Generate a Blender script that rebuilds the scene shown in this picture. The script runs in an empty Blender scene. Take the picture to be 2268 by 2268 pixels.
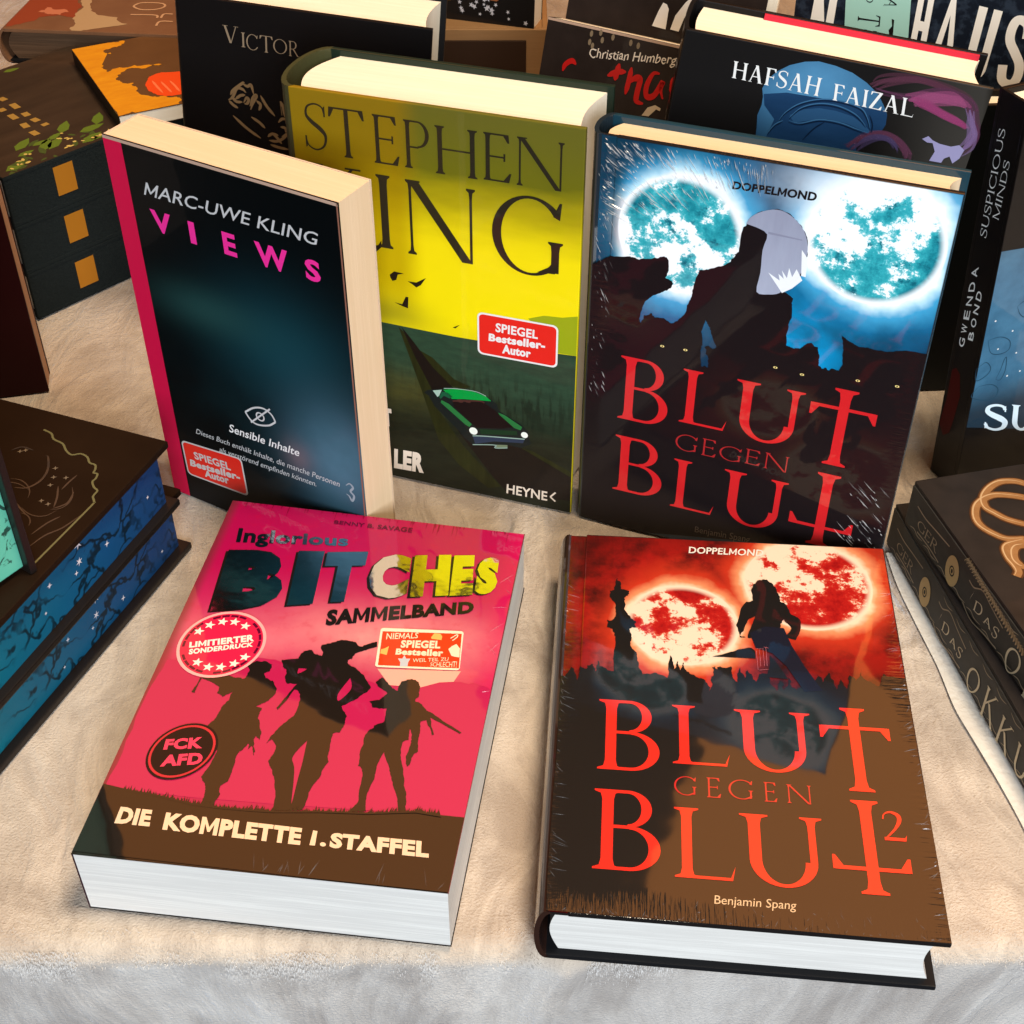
import bpy, bmesh, math, random
from mathutils import Matrix, Vector
from mathutils.geometry import tessellate_polygon
random.seed(7)
S = bpy.context.scene
COL = S.collection
R = math.radians

# ---------------------------------------------------------------- camera
cam_d = bpy.data.cameras.new('camera')
cam = bpy.data.objects.new('camera', cam_d); COL.objects.link(cam)
cam.location = (0, 0, .4811)
cam.rotation_euler = (math.pi/2 - .70947, 0, 0)
cam_d.sensor_width = 36; cam_d.lens = 36*3072.87/2268
cam_d.clip_start = .01; cam_d.clip_end = 50
S.camera = cam

# ---------------------------------------------------------------- world, lamps, exposure
W = bpy.data.worlds.new('World'); S.world = W; W.use_nodes = True
W.node_tree.nodes['Background'].inputs[0].default_value = (.9, .8, .7, 1)
W.node_tree.nodes['Background'].inputs[1].default_value = .03
S.view_settings.view_transform = 'Standard'; S.view_settings.look = 'None'
S.view_settings.exposure = 0; S.view_settings.gamma = 1

def lamp(name, loc, target, sx, sy, power, col):
    d = bpy.data.lights.new(name, 'AREA'); d.shape = 'RECTANGLE'; d.size = sx; d.size_y = sy
    d.energy = power; d.color = col
    o = bpy.data.objects.new(name, d); COL.objects.link(o); o.location = loc
    o.rotation_euler = (Vector(target)-Vector(loc)).to_track_quat('-Z', 'Y').to_euler()
    return o
lamp('warm_ceiling_lamp', (-.62, 2.0, 2.0), (-.05, .5, 0), 1.15, 1.3, 11, (1, .34, .07))
lamp('warm_ceiling_lamp', (.95, 1.9, 1.9), (.1, .45, 0), 1.05, 1.3, 14, (1, .34, .07))
lamp('hall_lamp', (.4, .35, 1.8), (.02, .5, 0), .45, .45, 36, (1, .8, .56))
lamp('shop_window_daylight', (.28, -1.2, .8), (0, .5, .05), .7, .7, 47, (.84, .92, 1))

POSE={'ING':[-.16849,.3189,-.14023,.01,.14623,.20826,.03601,0,0],'BG2':[.0111,.29416,-.08255,.01,.15046,.21425,.03179,0,0],'KING':[-.10315,.60368,-.31798,.01303,.14129,.21633,.05005,0,0],'BG1':[.03622,.55651,-.36313,.01219,.15426,.21582,.02339,0,0],'VIEWS':[-.18287,.57911,-.52239,-.01192,.12843,.20607,.02416,0,0],'VICTOR':[-.19385,.72488,-.12648,-.03187,.13506,.21613,.04911,.0004,.09062],'HAF':[.05549,.6368,-.20011,.0282,.14388,.21565,.04516,.01633,.11583],'HUM':[-.00773,.75325,-.77397,.33587,.09738,.18204,.012,-.00008,-.09613],'MIN':[.23875,.57652,.35243,.02435,.14,.2201,.02205,.00014,-.04623],'OKB':[.22925,.32068,.1677,-.00002,.14,.02689,.215,0],'OKT':[.24414,.30873,.2325,.0002,.14,.0275,.215,.02689],'LS':[-.30017,.74763,.81963,.00001,.21,.09806,.14,0],'BLB':[-.37386,.38277,-.37238,0,.14,.03926,.215,0],'BLT':[-.37081,.36963,-.36697,-.00008,.14,.03926,.215,.03926],'NEU':[.17894,.86,-.34985,.04989,.15,.22,.03,0,-.02503],'ORA':[-.2429,.809,.48,0,.19,.01,.117,.0981,0],'TAN':[-.352,.945,-.1,0,.2,.025,.13,.0851,0]}
ART={
'KING':{'letters':[('S',.0067,.18701,.01777,.21025),('T',.0192,.18572,.0369,.20963),('E',.04103,.18538,.05357,.2091),('P',.05616,.18545,.06838,.20875),('H',.07126,.1849,.09141,.20817),('E',.09439,.18544,.10762,.20837),('N',.11019,.18531,.1321,.20853),('K',.00704,.14094,.0367,.18038),('I',.04093,.14136,.04794,.17964),('N',.05565,.14053,.09009,.17943),('G',.09824,.13997,.13272,.18076)],'birds':[[(.04513,.12686),(.04757,.12911),(.05265,.12879),(.04936,.12767),(.04845,.12452),(.04635,.12362),(.04533,.12541)],[(.05433,.12494),(.05897,.12504),(.06418,.12851),(.06124,.12398),(.05885,.12223),(.0566,.12379)],[(.04666,.11157),(.05088,.11117),(.05298,.11586),(.05439,.11593),(.05391,.10942),(.05083,.11014)],[(.07737,.10301),(.08116,.10533),(.07877,.10277)],[(.03793,.14145),(.04,.14222),(.04182,.14504),(.04169,.14281),(.04277,.14253),(.03885,.13843)]],'ground':[(.0349,.09874),(.03905,.09849),(.06139,.09802),(.0778,.09775),(.09084,.09799),(.11024,.09766),(.1413,.09947),(.14997,.09968),(.15094,-.01315),(.01969,-.02461)],'hill':[(.11638,.11585),(.12417,.11899),(.13352,.11973),(.14272,.12236),(.14366,.09961),(.131,.09929)],'grass':[[(.04815,.0976),(.05451,.09158),(.06064,.07796),(.06821,.05059),(.08155,.03044),(.10232,.0082),(.09528,.00538),(.07869,.01727),(.06764,.03128),(.05992,.05859)],[(.05435,.08785),(.06583,.08281),(.07724,.07204),(.0864,.06926),(.08218,.06718),(.07377,.06745),(.0605,.07414)],[(.11335,.03692),(.11931,.0363),(.14158,.02731),(.14173,.0232)]],'road':[(.04982,.09794),(.05611,.09007),(.06565,.07714),(.07711,.06626),(.11335,.03692),(.14171,.02371),(.14227,.00857),(.10672,.00393),(.09533,.01709),(.08164,.03558),(.06836,.05556),(.05656,.08086)],'car':[(.06048,.06018),(.0623,.06208),(.06496,.06292),(.07157,.06522),(.07812,.06646),(.0885,.0671),(.09452,.06546),(.09753,.06339),(.10011,.06196),(.10141,.05774),(.11398,.05148),(.11727,.04764),(.11731,.04508),(.1189,.04079),(.11328,.03686),(.10538,.03709),(.10605,.03515),(.09922,.03354),(.09922,.03538),(.08679,.03272),(.08195,.03631),(.07934,.03989),(.06638,.05239),(.06306,.05874)],'roof':[(.07111,.06427),(.07812,.06646),(.08807,.06676),(.09452,.06521),(.09731,.06294),(.09018,.062),(.08236,.06091),(.07579,.05955),(.0741,.06168)],'rear':[(.06538,.06251),(.07045,.06413),(.06881,.06001),(.0679,.05905)],'pillar':[(.07042,.06287),(.0737,.06309),(.07626,.06091),(.07448,.05951),(.07145,.06059),(.06963,.05818),(.06879,.05925)],'fenders':[[(.07005,.05752),(.07396,.05612),(.08651,.04594),(.08516,.04383),(.08297,.04487),(.06957,.05589)],[(.10097,.05663),(.10443,.0559),(.11399,.05046),(.11315,.04822),(.10967,.04896),(.10184,.05531)]],'glass':[(.0762,.05838),(.09018,.0615),(.09363,.06102),(.09924,.05775),(.10924,.04937),(.10316,.04694),(.08913,.04422),(.08652,.04646),(.077,.05477)],'grille':[(.09089,.04385),(.11099,.04721),(.11145,.04475),(.0913,.04058)],'bumper':[(.08686,.0385),(.09438,.04),(.11539,.04308),(.11455,.04029),(.09878,.03763),(.08813,.03356)],'lights':[[(.08734,.04174),(.08955,.04225)],[(.11526,.04573),(.11708,.04605)]],'plate':[(.09966,.03575),(.10604,.03699),(.10605,.03515),(.09988,.0337)],'sticker':(.09035,.09052,.13173,.11485),'st':[('SPIEGEL',[(.09976,.10522),(.12147,.10539),(.12161,.11031),(.09992,.11033)]),('Bestseller-',[(.09611,.09926),(.12525,.10007),(.12529,.10484),(.09637,.10364)]),('Autor',[(.10315,.09344),(.11801,.09383),(.11809,.09857),(.1033,.09875)])],'t':(.0368,.0336,.04142,.04531),'ler':[(.04085,.00578),(.05824,.00636),(.05918,.01995),(.04173,.01916)],'heyne':[(.10549,.0047),(.12836,.00528),(.12838,.01148),(.10581,.01098)],'chev':[(.13285,.01207),(.13001,.00848),(.13285,.00598)]},
'BG1':{'title':[('B',.01681,.06969,.04163,.10635),('L',.04761,.07547,.07078,.10627),('U',.07344,.07394,.10566,.10675),('t',.10846,.06974,.139,.11306),('B',.01663,.0244,.0421,.05925),('L',.04746,.02224,.06969,.05269),('U',.07312,.02089,.10483,.05326),('j',.10757,.0194,.13855,.06413)],'gegen':[('G',.04709,.05857,.0581,.06857),('E',.06046,.05858,.0676,.06873),('G',.06929,.0586,.08019,.0674),('E',.08211,.05949,.08953,.06834),('N',.09154,.05926,.10307,.06865)],'moons':[(.03967,.17446,.02865),(.12375,.18737,.02916)],'man':[(-.00019,.15199),(.00405,.15464),(.00929,.15829),(.01781,.1598),(.02214,.15894),(.02939,.16159),(.03351,.16301),(.03576,.16117),(.03613,.15661),(.03488,.15226),(.03816,.15119),(.03792,.1476),(.03539,.14587),(.03081,.1425),(.02627,.13789),(.02437,.12893),(.025,.12611),(.02623,.13058),(.02991,.13262),(.0317,.13058),(.036,.13118),(.03941,.12926),(.0425,.13118),(.04536,.13547),(.04604,.13984),(.04771,.14498),(.04822,.15099),(.05004,.15952),(.05457,.16104),(.06235,.16551),(.06411,.16813),(.06542,.17009),(.06437,.17044),(.06673,.17204),(.06736,.18432),(.06858,.18673),(.07021,.18975),(.07424,.19321),(.0808,.19552),(.08683,.19401),(.09234,.18919),(.0955,.18334),(.0964,.17696),(.09554,.16622),(.09323,.16494),(.08877,.15704),(.09316,.15432),(.09351,.14801),(.0931,.13966),(.09329,.13047),(.09342,.12968),(.09755,.12939),(.10058,.13073),(.10441,.13376),(.10728,.13231),(.1088,.12701),(.10901,.12261),(.1107,.12136),(.11195,.1223),(.11349,.12127),(.11509,.12268),(.11836,.1222),(.11921,.12698),(.11828,.13428),(.11655,.14068),(.11944,.13888),(.12503,.13649),(.13227,.13659),(.14223,.13845),(.15468,.13981),(.15653,.02405),(-.00171,-.00718)],'gap':[(.05525,.13476),(.05679,.13259),(.05846,.12916),(.06182,.12123),(.05971,.11995),(.0579,.12134),(.05631,.12032),(.05717,.11727),(.0588,.11439),(.05905,.10958),(.05697,.11),(.05567,.10929),(.05475,.11539),(.05503,.12196),(.05389,.12811)],'layer':[(.06844,.18617),(.06995,.18949),(.07426,.193),(.08084,.1952),(.08668,.19366),(.09215,.18916),(.09521,.18328),(.09611,.17691),(.09483,.16775),(.0932,.16516),(.08934,.16037),(.0869,.15584),(.08206,.15398),(.07672,.15421),(.07727,.16407),(.07692,.17522),(.07797,.18291),(.07271,.18537)],'crease':[(.07829,.18428),(.09315,.18341),(.09322,.18289),(.07842,.18322)],'strands':[[(.08072,.1648),(.08611,.16196),(.08519,.16517),(.08777,.16311),(.08644,.16712),(.08909,.16373),(.08941,.16886),(.09126,.16475),(.09267,.16898),(.09584,.16403),(.092,.15923),(.08789,.15605)],[(.09362,.1786),(.0968,.17484),(.09706,.16598),(.09505,.16612)]],'eyes':[(.03625,.11599),(.0474,.11652),(.08995,.11709),(.10238,.11623),(.12734,.11904),(.14466,.12028)],'dop':[(.06053,.20106),(.0963,.20201),(.09648,.20599),(.06093,.2047)],'auth':[(.06173,.0088),(.09024,.01039),(.09033,.01483),(.06175,.01261)],'hinge':(.0071,.21253,.01144,.217)},
'BG2':{'title':[('B',.01745,.06904,.04307,.10703),('L',.04854,.0745,.07205,.10633),('U',.07481,.0732,.10658,.10601),('t',.11026,.06648,.1394,.11053),('B',.01682,.02036,.04329,.05875),('L',.04873,.01936,.07216,.05229),('U',.07454,.01828,.10696,.0515),('j',.10976,.01824,.1398,.06193),('2',.13107,.04352,.13994,.05766)],'gegen':[('G',.04891,.05841,.0579,.06807),('E',.06212,.05824,.06778,.06828),('G',.07086,.05834,.08073,.06824),('E',.08518,.05815,.0903,.06789),('N',.09431,.05821,.10413,.0675)],'moons':[(.05421,.15619,.0255),(.11255,.18618,.02977)],'city':[(-.00066,.11962),(.00167,.11904),(.00428,.12543),(.00748,.11721),(.00831,.12575),(.01124,.12443),(.01367,.12773),(.0153,.12321),(.01591,.13026),(.01694,.12644),(.02044,.12439),(.02331,.12385),(.0235,.14438),(.02222,.14997),(.0196,.15091),(.01973,.15554),(.02269,.15643),(.02314,.16416),(.0206,.17077),(.02051,.17507),(.02256,.17574),(.02282,.18133),(.02362,.18438),(.025,.18184),(.02606,.17635),(.02922,.17554),(.02902,.17226),(.02724,.17041),(.0279,.16621),(.02917,.15958),(.03277,.15521),(.03304,.15195),(.02987,.15056),(.03077,.14333),(.03234,.13707),(.03414,.12781),(.03588,.12301),(.041,.1245),(.04666,.12189),(.04814,.13547),(.04955,.12718),(.05132,.13228),(.05239,.12694),(.05382,.1317),(.05521,.1264),(.05745,.12474),(.06247,.1224),(.06475,.11581),(.06589,.1242),(.06628,.12959),(.06778,.13048),(.06829,.12868),(.06971,.13064),(.07459,.13103),(.07522,.12419),(.07702,.12176),(.07878,.13136),(.0805,.12461),(.08207,.12932),(.08391,.12564),(.08483,.12194),(.0868,.1274),(.09129,.12776),(.09252,.1203),(.09405,.11819),(.09554,.12431),(.0966,.1184),(.09905,.12686),(.10031,.12094),(.10237,.11886),(.10547,.1236),(.10863,.12161),(.11203,.12942),(.11385,.12473),(.11713,.13059),(.11843,.12661),(.11958,.12101),(.12202,.1272),(.12399,.12137),(.12591,.12978),(.12831,.1262),(.13135,.13432),(.13304,.12733),(.13796,.12428),(.14078,.13173),(.14194,.13031),(.15281,.12967),(.15071,-.00158),(-.0009,-.00158)],'woman':[(.08686,.18429),(.09001,.18748),(.09362,.18792),(.0962,.18498),(.0976,.18078),(.09888,.17661),(.09868,.17355),(.10147,.1714),(.10256,.16681),(.1069,.16252),(.10698,.1573),(.10411,.14936),(.10127,.14786),(.09994,.15191),(.10279,.15666),(.09968,.16197),(.09803,.15792),(.09799,.1537),(.10064,.15036),(.10283,.14418),(.10735,.13364),(.1119,.12789),(.11532,.11622),(.10199,.11366),(.09752,.12902),(.09372,.13642),(.09195,.13893),(.09118,.13158),(.09042,.12617),(.08615,.12583),(.08551,.13499),(.0856,.14125),(.08272,.14292),(.07435,.13958),(.06648,.13629),(.06435,.13769),(.0664,.14133),(.07103,.14248),(.07781,.14571),(.07939,.15032),(.08278,.14898),(.08492,.15724),(.08673,.16313),(.08333,.16039),(.08127,.1537),(.07939,.15032),(.07792,.1567),(.08035,.1668),(.08331,.1724),(.08631,.17347),(.08571,.18041)],'jeans':[(.08386,.15228),(.09069,.15686),(.09932,.15639),(.10203,.1457),(.10679,.13359),(.11343,.11976),(.10563,.11839),(.0989,.13296),(.09316,.14028),(.08593,.14317)],'bones':[[(.08617,.1413),(.08636,.12966)],[(.08759,.1422),(.08761,.13206)],[(.08912,.14311),(.0893,.1322)],[(.09054,.14401),(.09043,.13229)],[(.0859,.14254),(.08876,.14276)],[(.08962,.14394),(.09164,.1433)],[(.08692,.1297),(.09089,.13048)]],'dop':[(.05742,.20383),(.09249,.20415),(.09323,.20874),(.05775,.20843)],'auth':[(.06344,.00881),(.09397,.00905),(.09453,.01275),(.06375,.01252)]},
'ING':{'s1':[(.04564,.10651),(.04935,.10491),(.04948,.10104),(.04739,.09899),(.04872,.09679),(.05221,.09587),(.0553,.09111),(.05471,.0868),(.05274,.08372),(.04909,.08043),(.05204,.07993),(.05165,.07759),(.05194,.07535),(.05364,.07108),(.05552,.06688),(.05593,.06296),(.05387,.06488),(.05361,.0622),(.05582,.05684),(.05571,.05484),(.05367,.05959),(.05251,.05769),(.05199,.06066),(.05054,.05742),(.04898,.05461),(.0493,.04782),(.04929,.04111),(.04713,.03834),(.04721,.03588),(.04813,.03396),(.04738,.02779),(.04128,.0274),(.04191,.03314),(.0405,.03828),(.03791,.04125),(.04033,.05515),(.03145,.06617),(.03409,.07101),(.03476,.07563),(.03537,.07938),(.03693,.08237),(.03695,.08702),(.0337,.08375),(.03066,.08564),(.03071,.08893),(.02485,.09184),(.02171,.0928),(.02123,.08427),(.0196,.08496),(.02069,.09265),(.02468,.09467),(.03288,.09589),(.03731,.09539),(.0389,.09486),(.04042,.097),(.04038,.10085),(.03881,.10255),(.04216,.10598)],'s2':[(.05283,.10808),(.05994,.11013),(.06093,.11475),(.06356,.11595),(.06672,.11363),(.06944,.11305),(.06966,.11508),(.06787,.11932),(.07178,.12143),(.07565,.12385),(.08087,.12384),(.08482,.1212),(.0884,.12346),(.09172,.1253),(.09237,.12235),(.08652,.11863),(.08364,.11669),(.08301,.11311),(.08135,.11236),(.08273,.10961),(.086,.10813),(.0905,.10441),(.09479,.0983),(.09401,.09533),(.09009,.09051),(.0848,.08574),(.08596,.08387),(.08852,.08055),(.08854,.076),(.08755,.07136),(.08496,.07055),(.08561,.06224),(.08682,.0559),(.0854,.04931),(.08435,.04538),(.08305,.03733),(.08224,.03072),(.07073,.02882),(.07018,.03564),(.06767,.04357),(.06535,.0483),(.06235,.053),(.0635,.05746),(.06357,.06095),(.06065,.06406),(.05899,.06137),(.05985,.06571),(.06157,.06951),(.0653,.07634),(.06663,.07927),(.06657,.08758),(.06493,.09109),(.06286,.09221),(.05871,.07997),(.05793,.08077),(.06309,.09537),(.05891,.09495),(.05688,.09848),(.05611,.10319),(.05434,.10439)],'s2h':[[(.07535,.06539),(.07584,.06003),(.07638,.0532),(.07675,.04478),(.07742,.03292),(.07556,.04295),(.07373,.05113),(.07167,.05556),(.07297,.0605)],[(.08486,.10213),(.08654,.09805),(.08622,.09419),(.08305,.08856),(.0818,.09166),(.08292,.09656)],[(.06142,.10447),(.06504,.10452),(.06189,.10134)]],'s3':[(.09631,.10121),(.09826,.10459),(.10407,.09889),(.10676,.09814),(.10667,.101),(.1071,.10347),(.11074,.10527),(.11424,.10423),(.11569,.10136),(.11612,.09664),(.11492,.09363),(.11861,.09134),(.12098,.08841),(.12369,.0874),(.13758,.07854),(.137,.07783),(.12308,.085),(.12646,.0759),(.12565,.07534),(.12174,.08343),(.1197,.08222),(.12058,.07598),(.1206,.07239),(.12168,.06589),(.1202,.06393),(.11955,.05862),(.11871,.05765),(.11724,.06309),(.11772,.06755),(.11786,.07201),(.11602,.0776),(.11659,.07139),(.11447,.06976),(.11557,.06112),(.119,.05128),(.12101,.04482),(.12283,.03534),(.1197,.03494),(.11789,.04192),(.11419,.04979),(.11177,.05628),(.10803,.06401),(.10688,.0582),(.10706,.04968),(.10583,.04157),(.10736,.03334),(.10058,.03246),(.1032,.03752),(.10234,.04652),(.10097,.05396),(.09906,.05542),(.09819,.0631),(.09816,.06927),(.0997,.07486),(.10091,.07729),(.10454,.08008),(.10402,.08738),(.09804,.08699),(.09581,.08993),(.09991,.09146),(.1025,.09609),(.09743,.09945)],'ground':[(.00014,.03318),(.00951,.03186),(.02401,.03053),(.03875,.02842),(.04916,.02806),(.0622,.02838),(.07145,.0289),(.08971,.03127),(.10831,.03287),(.12673,.03607),(.13645,.03536),(.14622,.03546),(.14685,-.00036),(-.00068,.00118)],'hills':[[(.00119,.08053),(.00329,.10116),(.02076,.10101),(.03891,.10933),(.0607,.10559),(.08173,.10454),(.10261,.09935),(.12317,.10581),(.13759,.10724),(.15077,.10363),(.14613,.03487),(.0014,.03102)]],'cloud':[[(.09523,.10934),(.13127,.1133),(.12929,.10671),(.12325,.1054),(.1157,.10127),(.10233,.10068)]],'ingl':[(.01062,.1788),(.06422,.18487),(.0629,.19218),(.00915,.18872)],'bit':[('B',[(.01278,.13225),(.04226,.14017),(.03835,.17751),(.00896,.17304)]),('I',[(.04612,.14111),(.05745,.14401),(.05426,.17947),(.04202,.17777)]),('T',[(.05936,.14509),(.07708,.1488),(.07473,.18267),(.05565,.17911)]),('C',[(.08052,.15101),(.09878,.15461),(.09559,.18413),(.0774,.18097)]),('H',[(.10019,.15551),(.11744,.15929),(.11399,.1871),(.09714,.18379)]),('E',[(.11803,.15916),(.12828,.1616),(.12506,.18871),(.11552,.18687)]),('S',[(.12895,.16148),(.13871,.16441),(.13722,.18953),(.12743,.18694)])],'samm':[(.06646,.13134),(.13071,.14976),(.12995,.15745),(.06516,.14128)],'auth':[(.05365,.19962),(.09227,.19968),(.09218,.20303),(.05347,.20209)],'die':[('DIE',[(.01146,.01528),(.02561,.01542),(.0242,.0231),(.01123,.02312)]),('KOMPLETTE',[(.03101,.01467),(.08585,.01421),(.08472,.02208),(.02989,.02271)]),('1.',[(.08943,.01466),(.09588,.01481),(.0943,.02117),(.08914,.02163)]),('STAFFEL',[(.09715,.01453),(.13588,.01464),(.13473,.02203),(.09638,.02144)])],'c1':[(.02386,.11274),(.00513,.10784),(.04261,.11905),(.02017,.13284),(.02821,.094)],'stars':[(.01168,.11925),(.01532,.12373),(.02039,.12664),(.02578,.1273),(.03126,.12551),(.01689,.10122),(.02239,.09922),(.0278,.10003),(.03293,.10279),(.03648,.10718)],'lim':[(.01058,.10901),(.03774,.11709),(.03662,.12118),(.00977,.11229)],'son':[(.01172,.10506),(.03816,.11389),(.03776,.11658),(.01095,.10822)],'c2':[(.02625,.05251),(.01246,.04916),(.0397,.05782),(.02449,.06701),(.02802,.03831)],'fck':[(.0183,.05265),(.0338,.05552),(.03257,.06132),(.01767,.058)],'afd':[(.01982,.04411),(.0363,.04755),(.03502,.05347),(.01924,.04984)],'stk':[(.09393,.11001),(.13063,.11345),(.12844,.1375),(.09146,.13392)],'sti':[(.09507,.11113),(.13018,.11457),(.12784,.1357),(.0927,.1318)],'stt':[('NIEMALS',[(.09527,.12707),(.10897,.12988),(.10879,.1334),(.09484,.13089)]),('SPIEGEL',[(.10254,.12301),(.11993,.12517),(.11943,.1299),(.1021,.12759)]),('Bestseller',[(.10119,.11852),(.12208,.12054),(.12154,.12479),(.10093,.12218)]),('WEIL TEIL ZU',[(.10965,.11507),(.12478,.11837),(.12466,.12041),(.10934,.11725)]),('SCHLECHT!',[(.11762,.11388),(.1291,.11492),(.12869,.11861),(.11745,.11607)])],'star':[(.10519,.11885),(.1065,.11682),(.10823,.11708),(.10772,.11461),(.10794,.11227),(.10464,.11178),(.1044,.11412),(.1029,.11645),(.10478,.11656)],'blob':[[(.11473,.13147),(.11578,.13412),(.11837,.13416),(.11951,.13292),(.11958,.13045),(.11518,.13048)],[(.09451,.11827),(.09437,.12066),(.09595,.1216),(.09739,.1232),(.09755,.1177)],[(.12361,.12545),(.1248,.12738),(.12656,.12905),(.12856,.12655),(.12927,.12111),(.12746,.12118),(.1256,.12159)],[(.12342,.1321),(.12513,.13414),(.12602,.13499),(.12607,.13322),(.12443,.13084)]]},
'VIEWS':{'marc':[(.01921,.18148),(.11518,.18281),(.11688,.18895),(.02179,.18813)],'v':[('V',.0209,.16369,.03282,.17488),('I',.04307,.16349,.04658,.17475),('E',.06239,.16351,.06971,.17495),('W',.08054,.16352,.09856,.17529),('S',.10768,.16401,.11574,.17482)],'eye':[(.06001,.0745),(.06584,.07913),(.07185,.08095),(.07653,.0791),(.07856,.0752),(.07391,.07146),(.0671,.06937),(.06295,.07052)],'eyec':[(.06925,.075),(.07319,.07501),(.06869,.07155)],'slash':[(.06272,.06913),(.07616,.08216)],'sens':[(.04705,.05746),(.09063,.05878),(.092,.06359),(.04839,.06272)],'l1':[(.02391,.04757),(.11386,.04901),(.11461,.05262),(.02498,.05086)],'l2':[(.03794,.04109),(.09934,.04327),(.10032,.04656),(.03899,.04457)],'logo':[(.118,.05159),(.1203,.05365),(.1222,.0518),(.12051,.04885),(.12237,.04659),(.12096,.04296),(.11945,.04539),(.11778,.04622)],'stk':[(.01263,.01626),(.05338,.01756),(.05258,.04246),(.01223,.03899)],'stt':[('SPIEGEL',[(.01991,.0294),(.04412,.03119),(.04389,.03619),(.01956,.03415)]),('Bestseller-',[(.01568,.02312),(.04942,.02659),(.04954,.03162),(.01608,.02767)]),('Autor',[(.02481,.01951),(.04132,.02093),(.04127,.0261),(.02492,.02397)])],'pink':(.00021,.20583,.00985,.20583)},
'VIC':{'victor':[('V',.02379,.1939,.03225,.20322),('I',.03372,.19266,.03576,.20063),('C',.03639,.19169,.04249,.20037),('T',.0436,.19149,.05057,.20051),('O',.05085,.19183,.05828,.19983),('R',.05924,.19142,.06485,.19969)],'rose':[[(.02652,.16469),(.02823,.16779),(.03346,.17239),(.03422,.17231)],[(.03345,.17219),(.03607,.17097),(.03804,.17206),(.03935,.167)],[(.02519,.16163),(.02762,.16363),(.03021,.16889),(.03329,.16894),(.03513,.16719)],[(.02556,.16128),(.02777,.15914),(.03041,.15768)],[(.02911,.16262),(.03194,.16509),(.03468,.1659)],[(.0371,.15972),(.03845,.16402),(.0401,.1665),(.04085,.16601),(.03873,.1616),(.0374,.1577)],[(.04075,.16354),(.04298,.16142),(.04207,.15799)],[(.03369,.16126),(.03538,.16438),(.03649,.16332),(.03562,.16114),(.03405,.1607)],[(.02725,.16398),(.02944,.16144),(.03293,.16156)],[(.04319,.16676),(.04645,.16112),(.05092,.15601)],[(.0543,.16516),(.05573,.16127),(.05637,.15641)],[(.02743,.15288),(.03494,.14648),(.04259,.14172)],[(.0376,.15358),(.04217,.15094),(.04519,.14804)],[(.05391,.1651),(.05484,.15701)],[(.04658,.14318),(.04901,.14525),(.05253,.14494)],[(.04729,.14116),(.05242,.14152),(.05764,.14572)],[(.05276,.15254),(.05478,.15493),(.05711,.15486),(.05704,.15235)],[(.05386,.1502),(.05658,.14977),(.0569,.14729)],[(.048,.13871),(.0527,.13772),(.05821,.13729)],[(.05447,.14439),(.05845,.14669),(.06073,.14365),(.05828,.13987)],[(.06104,.15712),(.05713,.1557)],[(.04904,.14609),(.0517,.14354),(.05435,.14011)]]},
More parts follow.
